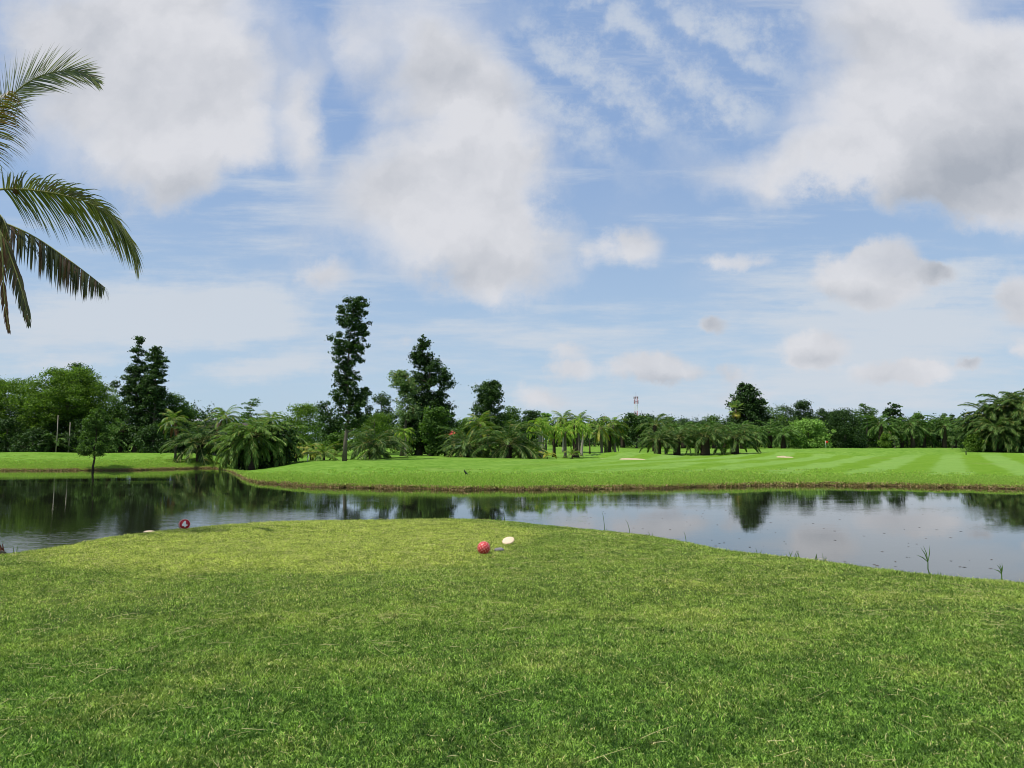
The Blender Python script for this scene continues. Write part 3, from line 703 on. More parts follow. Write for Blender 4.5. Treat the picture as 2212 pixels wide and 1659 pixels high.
# ------------------------------------------------------------------ palms
O = 'oil palms beside the far fairway'
palm('broad oil palm arching over the water beside the leaning coconut palm on the left bank', 432, 96, 960, 78, raw=True, nf=38, low=-25, tr=.4)
palm('drooping oil palm at the tip of the point, leftmost of its clump', 512, 88, 960, 58, raw=True, kind='oilk', nf=54, low=-70, tr=.35)
palm('large drooping oil palm in the middle of the clump on the point', 545, 87, 940, 64, raw=True, kind='oilk', nf=60, low=-60, tr=.45)
palm('oil palm at the back of the clump on the point', 572, 95, 945, 50, raw=True, kind='oilk', nf=44, low=-60, tr=.4)
palm('large drooping oil palm on the right side of the clump on the point', 598, 90, 945, 60, raw=True, kind='oilk', nf=48, low=-55, tr=.4)
palm('dark spreading oil palm just right of the tallest slender tree', 806, 71, 966, 82, nf=38, low=-18, tr=.38)
palm('bushy oil palm left of the pair behind the crest of the fairway', 1008, 72, 963, 68, nf=40, low=-45, tr=.35)
palm('wider bushy oil palm, right one of the pair behind the fairway crest', 1097, 71, 960, 78, nf=44, low=-45, tr=.38)
palm('small oil palm tucked against the right side of the wide bushy oil palm', 1143, 73, 972, 42, nf=26, low=-20, tr=.2)
palm('small low oil palm at the foot of the big broad tree in the centre', 963, 73.5, 972, 26, nf=20, low=10, tr=.2)
palm('stout oil palm with a thick dark trunk between the two coconut palms with yellow fronds', 1313, 82, 938, 36, nf=30, low=-40, tr=.42)
g4 = 'row of short oil palms before the wood'
palm('short oil palm, leftmost of the row of four before the wood', 1420, 80, 950, 44, nf=32, low=-12, tr=.42, group=g4)
palm('short oil palm, second from left in the row of four before the wood', 1462, 80.5, 948, 44, nf=32, low=-12, tr=.40, group=g4)
palm('short oil palm, third from left in the row of four, widest trunk', 1523, 80, 946, 52, nf=36, low=-15, tr=.52, group=g4)
palm('short oil palm, rightmost of the row of four, drooping far to its right', 1588, 80.5, 946, 54, nf=36, low=-25, tr=.42, group=g4)
palm('taller oil palm rising behind the leftmost of the row of four short oil palms', 1414, 96, 918, 42, nf=26, low=-20, tr=.3)
gR = 'tall oil palms at the right edge'
for (u, Y, hv, r, lab) in [(2170, 97, 880, 64, 'tallest oil palm at the right edge, its crown the highest of the clump'), (2132, 98, 897, 56, 'tall oil palm left of the highest crown in the clump at the right edge'),
        (2212, 94, 885, 72, 'tall oil palm cut by the right edge of the picture'), (2108, 99, 922, 46, 'lower oil palm on the left flank of the clump at the right edge'),
        (2262, 98, 880, 80, 'oil palm mostly outside the picture beyond the right edge'), (2152, 93, 928, 56, 'lower oil palm in front, at the middle of the clump at the right edge'), (2195, 92, 935, 56, 'lower oil palm in front, nearest the right edge of the picture')]:
    palm(lab, u, Y, hv, r * .9, nf=52, low=-45, tr=.38, group=gR, name='oil_palm')
nm = ['first', 'second', 'third', 'fourth', 'fifth', 'sixth', 'seventh', 'eighth', 'ninth', 'tenth', 'eleventh', 'twelfth', 'thirteenth', 'fourteenth', 'fifteenth']
back = [1903, 1924, 1948, 1972, 1996, 2018, 2040, 2062, 2084]
for i, u in enumerate(back):
    palm('oil palm in the dark plantation at the right, %s from its left end' % nm[i], u, 138 + (i * 37 % 11), 922 + (i * 29 % 17) - (6 if i % 3 == 0 else 0), 38, 'oilfar', 24, low=-35, tr=.4, group='oil palms of the right-hand plantation')
back = [1345, 1378, 1400, 1441, 1476, 1500, 1543, 1566, 1604, 1632, 1664, 1692]
for i, u in enumerate(back):
    palm('oil palm at the wood edge behind the row of four, %s from left' % nm[i], u, 122 + (i * 31 % 13), 926 + (i * 23 % 15), 36, 'oilfar', 24, low=-35, tr=.4, group='oil palms along the edge of the middle wood')
back = [(60, 105, 948, 36), (112, 104, 958, 40), (170, 106, 952, 34), (236, 103, 948, 42), (262, 104, 930, 40), (300, 104, 955, 36), (345, 103, 945, 36)]
for i, (u, Y, hv, r) in enumerate(back):
    palm('dark oil palm in the undergrowth of the left wood, %s from the left' % nm[i], u, Y, hv, r, 'oilfar', 24, low=-35, tr=.35, group='oil palms under the left wood')
palm('leaning coconut palm on the left bank with a slim ringed trunk and brown dead fronds', 376, 97, 908, 38, 'coco', 24, raw=True, ubase=380, trunk='bark', tr=.17, low=-70, name='coconut_palm', deadn=6, yel=1)
palm('coconut palm rising behind the oil palms at the water, crown highest on the left bank', 486, 103, 900, 42, 'coco', 30, raw=True, trunk='bark', tr=.2, low=-60, name='coconut_palm', deadn=3)
palm('coconut palm with its crown just above the clump at the tip of the point', 586, 100, 905, 32, 'coco', 24, trunk='bark', tr=.2, low=-40, name='coconut_palm')
palm('young green coconut palm left of the white stake, spreading from the ground', 640, 72, 983, 52, 'coco', 16, tr=.14, low=15, name='young_coconut_palm', yel=1)
palm('young coconut palm right of the white stake with upright green fronds', 700, 70, 984, 56, 'coco', 18, tr=.15, low=5, name='young_coconut_palm', yel=2)
palm('small yellow young palm between the two young coconut palms', 671, 71, 978, 34, 'yellow', 12, tr=.08, low=-5, name='young_coconut_palm')
palm('coconut palm with long fronds above the bushy oil palms behind the fairway crest', 1038, 92, 916, 42, 'coco', 24, trunk='bark', tr=.2, low=-20, name='coconut_palm', yel=3)
palm('tall coconut palm, leftmost of the two rising behind the foxtail palms', 1217, 92, 905, 30, 'coco', 26, trunk='palebark', tr=.17, low=-50, name='coconut_palm')
palm('tall coconut palm, right of the two rising behind the foxtail palms', 1251, 90, 908, 32, 'coco', 24, trunk='bark', tr=.2, low=-30, name='coconut_palm')
palm('coconut palm with a straight pale trunk, left of the stout oil palm, with yellow fronds', 1297, 80, 925, 34, 'coco', 22, ubase=1300, trunk='bark', tr=.18, low=-60, name='coconut_palm', yel=4)
palm('coconut palm with bent pale trunk and yellow fronds right of the stout oil palm', 1324, 82.5, 917, 36, 'coco', 26, ubase=1329, trunk='palebark', tr=.15, low=-60, name='coconut_palm', yel=5)
palm('little young palm right of the small oil palm, fronds fanned upward, yellowish', 1182, 72, 986, 22, 'yellow', 9, tr=.07, low=25, name='young_coconut_palm')
palm('young palm between the foxtail palms with narrow upright fronds', 1236, 72.5, 984, 26, 'coco', 10, tr=.08, low=20, name='young_coconut_palm')
palm('young palm left of the twin-trunk foxtail palm', 1147, 71.5, 984, 30, 'coco', 12, tr=.08, low=10, name='young_coconut_palm', yel=2)
fx = 'foxtail palms in the middle'
palm('lone bright foxtail palm in front of the big broad tree in the centre', 876, 74, 933, 27, 'fox', 18, trunk='palebark', tr=.13, low=-60, name='foxtail_palm', yel=2)
palm('large foxtail palm, leftmost of the middle group, with a thick grey trunk', 1166, 74, 916, 36, 'fox', 22, trunk='palebark', tr=.22, low=-60, name='foxtail_palm', group=fx)
palm('foxtail palm leaning against the right of the largest foxtail palm', 1175, 75.5, 922, 28, 'fox', 16, ubase=1172, trunk='palebark', tr=.16, low=-50, name='foxtail_palm', group=fx)
palm('foxtail palm with a dark slim trunk, third from the left of the middle group', 1197, 75, 928, 30, 'fox', 20, trunk='darkbark', tr=.2, low=-60, name='foxtail_palm', group=fx)
palm('foxtail palm with grey-brown trunk beside the narrow young palm', 1221, 73.5, 932, 32, 'fox', 22, trunk='bark', tr=.18, low=-60, name='foxtail_palm', group=fx)
palm('bright-topped foxtail palm standing on the thick dark stump of old leaf bases', 1243, 74.5, 918, 30, 'fox', 22, trunk='darkbark', tr=.34, low=-70, name='foxtail_palm', group=fx)
palm('foxtail palm with a bare pale leaning trunk, right end of the middle group', 1262, 76, 925, 24, 'fox', 16, ubase=1256, trunk='palebark', tr=.16, low=-40, name='foxtail_palm', group=fx)
palm('thin dark-stemmed palm right of the foxtail palm with the pale leaning trunk', 1274, 84, 922, 22, 'coco', 14, trunk='darkbark', tr=.1, low=-40, name='coconut_palm')

# ------------------------------------------------------------------ broadleaf trees
broad('tallest slender tree in the picture, its narrow dark crown standing alone above all others', 745, 68,
      [(640, 757, 782), (650, 726, 790), (672, 722, 788), (700, 727, 788), (715, 736, 789), (728, 716, 792), (745, 708, 780), (765, 722, 780), (790, 728, 768), (806, 712, 768), (830, 714, 776), (858, 716, 790), (880, 735, 799), (900, 735, 795), (925, 738, 770)],
      'dark', 300, .40, 55, .23, .14, tr=.20, name='slender_tree', seed=5, depth=.9, limbs=50, flat=.7, rag=.25)
broad('big broad tree in the centre, two lobed crown with dark foliage down to the ground', 905, 76,
      [(723, 905, 916), (745, 893, 923), (770, 888, 930), (800, 884, 972), (820, 884, 974), (850, 880, 968), (880, 880, 972), (905, 862, 975), (940, 868, 972), (982, 892, 938)],
      'dark', 380, .58, 75, .25, .15, tr=.35, seed=9, depth=.75, limbs=50, rag=.2)
broad('grey-green open tree leaning out left of the big broad tree in the centre', 868, 75,
      [(800, 842, 880), (815, 838, 892), (840, 850, 900), (870, 860, 910), (900, 852, 910), (940, 852, 905), (955, 870, 900)], 'grey', 95, .62, 75, .24, .13, tr=.2, seed=12, limbs=40)
broad('light green leafy tree low in front of the right side of the big central tree', 930, 73.5,
      [(878, 918, 950), (895, 908, 968), (920, 905, 972), (950, 915, 968), (975, 918, 958)], 'mid', 60, .75, 85, .26, .17, tr=.2, seed=14)
broad('narrow dark tree behind, between the slender tree and the big central tree', 822, 100,
      [(842, 812, 822), (856, 805, 838), (880, 803, 846), (910, 800, 850), (960, 800, 850)], 'dark', 60, .95, 70, .34, .2, seed=15)
broad('bright feathery bush-like tree behind the dark spreading oil palm', 812, 92,
      [(890, 785, 838), (900, 772, 846), (925, 765, 850), (965, 768, 850)], 'bright', 70, .85, 85, .24, .12, seed=16, flat=.55)
broad('round bright green tree left of the slender tree', 650, 108,
      [(871, 630, 668), (880, 614, 686), (900, 604, 694), (925, 600, 694), (970, 605, 690)], 'bright', 100, 1.0, 90, .28, .14, seed=17, flat=.6)
broad('airy dark tree close to the left of the slender tree', 705, 86,
      [(866, 690, 712), (880, 686, 722), (900, 688, 735), (930, 690, 742), (965, 692, 742)], 'dark', 75, .65, 60, .26, .16, seed=18, limbs=20)
broad('dense mid green bush between the yellow young palm and the slender tree', 722, 80,
      [(935, 715, 730), (945, 706, 742), (968, 704, 744)], 'mid', 46, .6, 60, .24, .15, seed=55, name='small_shrub', cat='shrub', tr=.08)
broad('airy bronze-green tree behind the trunk of the slender tree', 772, 100,
      [(895, 760, 800), (920, 750, 815), (965, 750, 815)], 'grey', 50, .9, 60, .28, .15, seed=19)
broad('tree of flat layered branches behind the coconut palm on the left bank', 540, 118,
      [(856, 528, 556), (866, 516, 560), (880, 524, 556), (893, 516, 562), (925, 520, 565)], 'mid', 34, .95, 80, .26, .14, tr=.14, seed=20, flat=.22, limbs=30, bark='palebark')
# left wood
broad('large bright feathery tree of the left wood, dome crown', 160, 108,
      [(793, 150, 180), (800, 100, 190), (820, 70, 205), (845, 55, 232), (870, 45, 235), (900, 50, 215), (930, 60, 210)], 'bright', 380, 1.15, 120, .30, .15, tr=.4, seed=21, flat=.62, name='feathery_tree', limbs=26)
broad('bright feathery tree at the left edge of the picture', -10, 110,
      [(816, -40, 40), (830, -90, 60), (860, -120, 80), (900, -130, 80), (945, -120, 80)], 'bright', 330, 1.2, 110, .31, .15, tr=.4, seed=22, flat=.62, name='feathery_tree', limbs=20)
broad('dark tree whose top shows above the dome of the large feathery tree', 170, 118,
      [(783, 142, 156), (790, 138, 192), (800, 140, 192), (830, 120, 190), (900, 110, 190)], 'dark', 70, 1.0, 70, .34, .2, tr=.4, seed=23)
broad('dark spire-topped tree, left and taller of the twin spires on the left bank', 292, 104,
      [(726, 281, 303), (745, 281, 304), (757, 274, 306), (775, 281, 300), (795, 270, 305), (815, 255, 318), (840, 246, 322), (870, 262, 325), (905, 265, 325), (960, 262, 320)],
      'dark', 230, .7, 75, .3, .19, tr=.3, seed=24, flat=.5, name='spire_tree', limbs=44, rag=.25)
broad('dark spire-topped tree, right and shorter of the twin spires on the left bank', 331, 103,
      [(747, 324, 338), (765, 310, 342), (785, 306, 348), (810, 305, 350), (840, 305, 354), (880, 305, 356), (930, 305, 355), (965, 310, 350)],
      'dark', 210, .7, 75, .3, .19, tr=.3, seed=25, flat=.5, name='spire_tree', limbs=44, rag=.25)
broad('mid green tree filling the gap between the feathery tree and the twin spires', 245, 107,
      [(855, 235, 262), (870, 228, 268), (900, 222, 275), (950, 220, 275)], 'mid', 70, .95, 80, .26, .15, seed=26)
broad('light green tree right of the twin spires, behind the brown-fronded coconut palm', 378, 105,
      [(846, 362, 380), (860, 352, 392), (880, 348, 412), (905, 348, 416), (950, 350, 410)], 'mid', 90, .95, 80, .28, .16, seed=27)
broad('small lone tree with a conical leafy crown on the left bank lawn', 204, 84,
      [(881, 193, 212), (900, 184, 225), (925, 178, 236), (950, 170, 240), (972, 164, 242), (981, 185, 225)], 'mid', 95, .48, 85, .2, .12, tr=.13, seed=28, limbs=16, name='small_tree', bark='darkbark')
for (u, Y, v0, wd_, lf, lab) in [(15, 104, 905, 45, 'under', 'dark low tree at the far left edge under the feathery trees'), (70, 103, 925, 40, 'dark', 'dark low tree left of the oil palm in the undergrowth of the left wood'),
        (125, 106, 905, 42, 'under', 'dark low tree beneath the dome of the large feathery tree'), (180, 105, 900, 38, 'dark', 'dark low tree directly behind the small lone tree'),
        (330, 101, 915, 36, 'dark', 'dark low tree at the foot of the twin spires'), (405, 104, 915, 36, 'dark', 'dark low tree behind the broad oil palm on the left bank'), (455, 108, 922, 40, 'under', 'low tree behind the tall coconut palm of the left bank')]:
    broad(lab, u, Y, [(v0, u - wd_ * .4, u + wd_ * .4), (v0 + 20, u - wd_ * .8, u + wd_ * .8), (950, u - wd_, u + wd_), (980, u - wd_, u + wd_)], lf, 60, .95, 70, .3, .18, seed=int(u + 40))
# middle background
broad('tree with an open rounded top right of the big central tree', 1055, 98,
      [(823, 1046, 1072), (840, 1032, 1086), (860, 1027, 1088), (880, 1024, 1082), (900, 1022, 1090), (930, 1015, 1095)], 'dark', 150, .72, 75, .3, .2, seed=31, limbs=30, rag=.2)
broad('rounded tree just right of the open-topped tree in the middle', 1105, 104,
      [(878, 1095, 1116), (890, 1088, 1120), (920, 1085, 1125), (955, 1085, 1125)], 'mid', 60, .95, 75, .3, .18, seed=32)
broad('umbrella-crowned dark tree behind the foxtail palms', 1149, 112,
      [(885, 1138, 1160), (892, 1130, 1168), (905, 1130, 1166), (930, 1128, 1165), (960, 1128, 1165)], 'dark', 60, .95, 75, .32, .18, seed=33, flat=.5)
broad('small umbrella-shaped tree with thin layered top, left of the coconut palms', 1178, 114,
      [(890, 1168, 1188), (900, 1166, 1192), (925, 1170, 1190)], 'pale', 26, .7, 60, .26, .15, seed=34, flat=.35, limbs=20)
broad('small pale-topped tree behind the red roof in the middle', 1003, 112,
      [(903, 992, 1012), (915, 984, 1020), (945, 980, 1022)], 'mid', 44, .9, 70, .3, .18, seed=35)
broad('broad-leaved tree with open branches in front of the red and white mast', 1375, 118,
      [(893, 1352, 1395), (905, 1345, 1415), (920, 1340, 1418), (955, 1338, 1420)], 'dark', 64, .85, 55, .42, .3, seed=36, limbs=20)
broad('cone-shaped big-leaved tree, tallest on the right half', 1613, 145,
      [(824, 1606, 1616), (840, 1598, 1632), (858, 1590, 1645), (880, 1586, 1652), (905, 1582, 1655), (935, 1575, 1655)], 'dark', 210, .95, 60, .46, .3, tr=.35, seed=37, limbs=30, rag=.22)
broad('rounded tree on the shoulder right of the cone-shaped tree', 1668, 148,
      [(877, 1655, 1682), (890, 1645, 1700), (915, 1640, 1705), (955, 1640, 1705)], 'mid', 80, 1.2, 75, .36, .2, seed=38)
broad('dense dome tree left of the flat-topped tree on the right half', 1700, 152,
      [(876, 1688, 1714), (885, 1676, 1724), (905, 1670, 1728), (955, 1668, 1728)], 'dark', 80, 1.2, 80, .34, .18, seed=39)
broad('flat-topped dark tree standing above the bright rounded shrub', 1737, 148,
      [(865, 1724, 1748), (872, 1720, 1754), (890, 1722, 1756), (915, 1718, 1758), (950, 1715, 1760)], 'dark', 80, .95, 90, .34, .2, seed=40)
broad('small round-topped dark tree right of the flat-topped tree', 1776, 158,
      [(881, 1768, 1786), (888, 1764, 1794), (905, 1760, 1800), (950, 1758, 1800)], 'dark', 55, 1.0, 80, .36, .2, seed=41)
broad('bright rounded shrub, wide and pale green, at the edge of the right lawn', 1745, 128,
      [(906, 1725, 1762), (914, 1708, 1782), (930, 1700, 1794), (950, 1698, 1798), (968, 1704, 1796)], 'pale', 150, .95, 90, .34, .2, seed=42, name='rounded_shrub', cat='shrub', tr=.15)
broad('dense dark tree right of the red flag with a wide even crown', 1826, 130,
      [(884, 1806, 1845), (895, 1792, 1862), (915, 1786, 1870), (940, 1784, 1872), (966, 1790, 1866)], 'dark', 120, 1.1, 90, .32, .17, seed=43)
broad('light layered tree behind the right side of the dense dark tree', 1872, 146,
      [(869, 1868, 1876), (880, 1854, 1890), (893, 1848, 1902), (915, 1846, 1906), (955, 1846, 1904)], 'mid', 80, 1.0, 80, .32, .16, seed=44, flat=.4)
broad('round open tree of separate leaf balls above the right plantation', 1931, 150,
      [(869, 1922, 1938), (878, 1912, 1948), (892, 1910, 1952), (905, 1918, 1950), (925, 1920, 1945)], 'dark', 50, .6, 34, .46, .34, seed=45, limbs=24, tr=.25)
broad('pair of small leaf balls on thin stems above the right plantation', 1987, 156,
      [(891, 1977, 1997), (900, 1975, 1998), (925, 1978, 1995)], 'grey', 24, .85, 60, .4, .26, seed=46, tr=.14)
broad('small upright tree left of the tall right-hand oil palms', 2038, 150,
      [(893, 2034, 2044), (902, 2030, 2052), (925, 2030, 2055)], 'mid', 26, .8, 60, .36, .22, seed=47, tr=.14)
broad('small upright tree nearest to the tall right-hand oil palms', 2060, 152,
      [(896, 2056, 2066), (905, 2050, 2072), (925, 2048, 2075)], 'dark', 26, .8, 60, .36, .22, seed=48, tr=.14)
broad('small bright shrub standing alone before the right plantation', 1914, 122,
      [(936, 1908, 1920), (945, 1902, 1926), (960, 1902, 1926), (967, 1908, 1920)], 'bright', 40, .5, 60, .26, .16, seed=49, name='small_shrub', cat='shrub', tr=.08)
broad('leafy bright understory tree at the left foot of the tall right-hand oil palms', 2112, 95,
      [(935, 2096, 2128), (950, 2090, 2138), (972, 2092, 2138)], 'bright', 44, .6, 80, .24, .16, seed=50, tr=.1)
broad('dark ivy-like bush at the foot of the tall right-hand oil palms', 2165, 94,
      [(930, 2140, 2190), (950, 2130, 2215), (974, 2128, 2225)], 'under', 80, .8, 80, .26, .17, seed=51, tr=.15, name='dark_bush', cat='bush')
broad('dark bush cut by the right edge of the picture under the oil palms', 2240, 93,
      [(915, 2215, 2270), (945, 2205, 2290), (976, 2205, 2290)], 'under', 70, .9, 80, .26, .17, seed=52, tr=.15, name='dark_bush', cat='bush')
# a row of background crowns closing the wood
rows = [(1080, 150, 905), (1215, 150, 912), (1285, 150, 915), (1335, 152, 912), (1400, 156, 911), (1445, 150, 908), (1478, 158, 905), (1510, 155, 902), (1545, 160, 903), (1572, 152, 906), (1640, 160, 893), (1800, 165, 894), (1850, 168, 896), (1895, 165, 898), (1960, 170, 905), (2010, 172, 911), (2080, 165, 912), (1130, 156, 908), (1035, 150, 915)]
for i, (u, Y, v0) in enumerate(rows):
    v0 += round(7 * math.sin(i * 2.1))
    wd_ = 24 + (i * 7 % 9)
    broad('far crown on the skyline %s' % ['behind the open-topped tree', 'behind the tall coconut palms', 'behind the stout oil palm', 'left of the open-branched tree by the mast', 'right of the mast', 'above the second short oil palm of the row', 'between the second and third short oil palms of the row', 'above the third short oil palm of the row', 'right of the third short oil palm of the row', 'left of the cone-shaped tree', 'touching the right of the cone-shaped tree', 'left above the dense dark tree', 'behind the dense dark tree', 'right of the light layered tree', 'between the leaf-ball trees', 'right of the pair of leaf balls', 'left of the tall right-hand oil palms', 'behind the largest foxtail palm', 'behind the left bushy oil palm'][i],
          u, Y, [(v0, u - wd_ * .35, u + wd_ * .35), (v0 + 8, u - wd_ * .8, u + wd_ * .8), (v0 + 24, u - wd_, u + wd_), (955, u - wd_, u + wd_)], ['mid', 'dark', 'dark', 'mid', 'under'][i % 5], 50, 1.2, 60, .42, .24, seed=100 + i, group='crowns along the far skyline', limbs=5)

# a fan palm beside the cone-shaped tree
YF = fy(1589, 142)
t_ = thing('fan_palm', 'fan palm with pale round leaves and yellow skirt beside the cone-shaped tree', 'palm tree', (S(1589) * YF, YF, Gf(S(1589) * YF, YF)))
h = at(1589, 884, YF) - np.array(t_.location)
mb = MB(); mb.tube([(0, 0, -.1), (0, 0, h[2] * .5), h], [.3, .24, .2], 7); obj('trunk', mb.mesh('trunk', M['bark'], True), t_)
def fan_leaf(material):
    mb = MB(); mb.tube([(0, 0, 0), (.5, 0, .06), (1, 0, 0)], .018, 3, False)
    for i in range(22):
        a = math.radians(-135 + 270 * i / 21); r = .75 * (1 - .15 * abs(a) / 2.4)
        d = np.array((math.cos(a), math.sin(a), .12)); s_ = np.array((-math.sin(a), math.cos(a), 0)) * .05; b = np.array((1., 0, 0))
        mb.add([b, b + d * r * .6 - s_, b + d * r + (0, 0, -.14), b + d * r * .6 + s_], None, [[0, 1, 2, 3]])
    return mb.mesh('fan_leaf', material)
fleaf, fyel = fan_leaf(M['grey']), fan_leaf(M['yellowp'])
for i in range(20):
    e = math.radians(80 - i * 8.5); az = i * 2.4
    obj('fan_leaf', fleaf if i < 15 else fyel, t_, h, (0, -e, az), 1.8)

# dense growth that nobody could count
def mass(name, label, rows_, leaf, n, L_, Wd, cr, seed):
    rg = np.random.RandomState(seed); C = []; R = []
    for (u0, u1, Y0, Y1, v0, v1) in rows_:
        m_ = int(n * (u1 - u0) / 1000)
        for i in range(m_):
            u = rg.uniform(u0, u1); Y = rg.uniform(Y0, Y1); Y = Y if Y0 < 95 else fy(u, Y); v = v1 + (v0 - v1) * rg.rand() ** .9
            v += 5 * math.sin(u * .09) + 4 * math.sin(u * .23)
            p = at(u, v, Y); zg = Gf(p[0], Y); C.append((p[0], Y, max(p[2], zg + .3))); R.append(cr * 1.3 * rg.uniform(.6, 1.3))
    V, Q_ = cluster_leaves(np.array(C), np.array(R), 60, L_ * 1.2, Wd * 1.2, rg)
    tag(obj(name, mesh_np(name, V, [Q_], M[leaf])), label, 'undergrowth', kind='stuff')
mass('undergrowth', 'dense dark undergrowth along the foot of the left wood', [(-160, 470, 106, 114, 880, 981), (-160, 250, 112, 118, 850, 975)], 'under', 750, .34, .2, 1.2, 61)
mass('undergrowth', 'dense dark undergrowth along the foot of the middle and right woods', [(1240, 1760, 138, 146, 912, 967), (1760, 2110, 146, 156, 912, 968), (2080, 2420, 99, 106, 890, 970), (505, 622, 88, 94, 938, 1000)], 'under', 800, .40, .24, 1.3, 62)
mass('undergrowth', 'mixed shrubs and saplings filling in behind the tallest slender tree and the central trees', [(600, 1010, 98, 108, 912, 966)], 'mid', 330, .30, .18, 1.0, 64)
mass('distant_woodland', 'far woodland closing the view behind all the single trees', [(380, 1250, 150, 175, 912, 962), (1200, 2300, 175, 195, 915, 962), (-600, 0, 120, 150, 860, 975), (2250, 3000, 130, 160, 900, 970)], 'under', 420, .6, .36, 1.9, 63)

# ------------------------------------------------------------------ near coconut palm at the left edge
YN = 13.0
def pp(u, v, Y=YN): return at(u, v, Y)
def spline(pts, n):
    pts = [np.array(p, float) for p in pts]; P_ = [2 * pts[0] - pts[1]] + pts + [2 * pts[-1] - pts[-2]]; out = []
    m_ = len(pts) - 1
    for i in range(n + 1):
        s_ = min(i / n * m_, m_ - 1e-6); k = int(s_); t = s_ - k; a, b, c, d = P_[k:k + 4]
        out.append(.5 * ((2 * b) + (-a + c) * t + (2 * a - 5 * b + 4 * c - d) * t * t + (-a + 3 * b - 3 * c + d) * t ** 3))
    return np.array(out)
bx_, by_ = S(-34) * 10.8, 10.8
base = np.array((bx_, by_, float(near_z(np.array([bx_]), np.array([by_]))[0]) + .02))
hub = pp(-95, 430)
NP = thing('coconut_palm', 'near coconut palm at the left edge, mostly its long fronds in view', 'palm tree', base)
mb = MB()
tp = spline([base, base + (-.25, .1, .45), base + (-.9, .5, 2.4), base * .35 + hub * .65 + (-.25, 0, 0), hub + (-.05, 0, .1)], 40) - base
mb.tube(tp, [.42 - .2 * min(1, i / 6) + (.012 if i % 2 else 0) - .04 * i / 40 for i in range(41)], 14)
obj('trunk', mb.mesh('trunk', M['bark'], True), NP)
rg = np.random.RandomState(4); mb = MB()
for i in range(600):
    a = rg.rand() * 6.28; r0 = .33; d = np.array((math.cos(a), math.sin(a), 0))
    mb.tube([d * r0 * .8 + (rg.randn() * .02, rg.randn() * .02, .12 + .2 * rg.rand() ** 2), d * (r0 + .03) + (0, 0, .07), d * (r0 + .05 + .10 * rg.rand()) + (rg.randn() * .04, rg.randn() * .04, -.06)], [.007, .007, .004], 3, False)
ro_ = obj('root_mat', mb.mesh('root_mat', M['redbark']), NP); ro_['kind'] = 'stuff'
def nfrond(pts, nl, ll, wd, material, n=26, **kw):
    path = spline([pp(*p) - base for p in pts], n)
    me = frond_mesh('frond', path, nl, ll, wd, material, **kw); return obj('frond', me, NP)
nfrond([(-95, 380, 13), (-30, 300, 12.9), (22, 212, 12.7), (75, 170, 12.5), (130, 154, 12.3), (180, 158, 12.2), (212, 178, 12.1)], 84, .80, .021, M['near'], drop=.10, vee=-.05, segs=4, start=.30,
       side=(-.25, -.2, 1), fwd=(50, 14), rach=.022, rg=np.random.RandomState(1))
nfrond([(-95, 400, 13), (-45, 330, 12.5), (-14, 260, 12.0), (5, 215, 11.8), (22, 196, 11.7)], 70, .75, .026, M['nearold'], drop=1.3, vee=.1, segs=4, start=.3, rach=.022, fwd=(60, 60), side=(.2, 1, .2), rg=np.random.RandomState(2))
nfrond([(-95, 440, 13), (-40, 416, 13), (20, 408, 12.9), (90, 413, 12.8), (160, 427, 12.7), (215, 450, 12.6), (260, 490, 12.5), (288, 535, 12.5), (297, 572, 12.5)], 150, 1.12, .027, M['near'], drop=.60, vee=-.1, segs=4, start=.22,
       side=(.28, -.8, .8), fwd=(66, 16), rach=.026, rg=np.random.RandomState(3), miss=.05)
nfrond([(-95, 470, 13), (-40, 470, 13.1), (20, 486, 13.2), (80, 515, 13.3), (140, 555, 13.4), (190, 592, 13.4), (228, 622, 13.4)], 110, .85, .042, M['nearold'], drop=1.9, vee=0, segs=4, start=.25,
       side=(.1, 1, .3), fwd=(62, 45), rach=.026, rg=np.random.RandomState(5), clump=1.0, miss=.12)
nfrond([(-40, 470, 13), (0, 500, 12.8), (25, 560, 12.8), (45, 620, 12.8), (58, 670, 12.8), (63, 700, 12.8)], 60, .42, .032, M['nearold'], drop=1.5, vee=0, segs=4, start=.1, side=(1, .4, .2), fwd=(40, 25), rach=.022, rg=np.random.RandomState(6), miss=.1)
nfrond([(-40, 460, 13), (-5, 480, 12.5), (5, 550, 12.4), (8, 620, 12.4), (14, 680, 12.4), (20, 715, 12.4)], 50, .34, .032, M['dead'], drop=1.5, vee=0, segs=4, start=.1, side=(1, .3, .1), fwd=(30, 20), rach=.024, rg=np.random.RandomState(7), miss=.2)
nfrond([(-95, 440, 13), (-70, 430, 12.2), (-30, 438, 11.8), (5, 470, 11.6), (22, 520, 11.5)], 50, .5, .03, M['nearold'], drop=1.5, vee=0, segs=4, start=.2, side=(0, 1, .2), rach=.02, rg=np.random.RandomState(8))
# fronds outside the frame to the left, so that the crown is whole from a step aside
for i, (e0, az) in enumerate([(70, 200), (50, 250), (30, 150), (10, 190), (60, 140), (20, 230), (-15, 170), (-20, 215)]):
    p = np.array(arc(3.9, e0, e0 - 80, 14)); a = math.radians(az); p = p @ np.array(((math.cos(a), math.sin(a), 0), (-math.sin(a), math.cos(a), 0), (0, 0, 1)))
    obj('frond', frond_mesh('frond', p + (hub - base), 60, .75, .03, M['near'], .9, segs=3, start=.2, rach=.024, rg=np.random.RandomState(20 + i)), NP)
mb = MB(); mb.tube([pp(34, 418, 12.9) - base, pp(35, 405, 12.9) - base, pp(33, 388, 12.9) - base], [.055, .04, .004], 6)
obj('dry_spathe', mb.mesh('dry_spathe', M['dead']), NP)

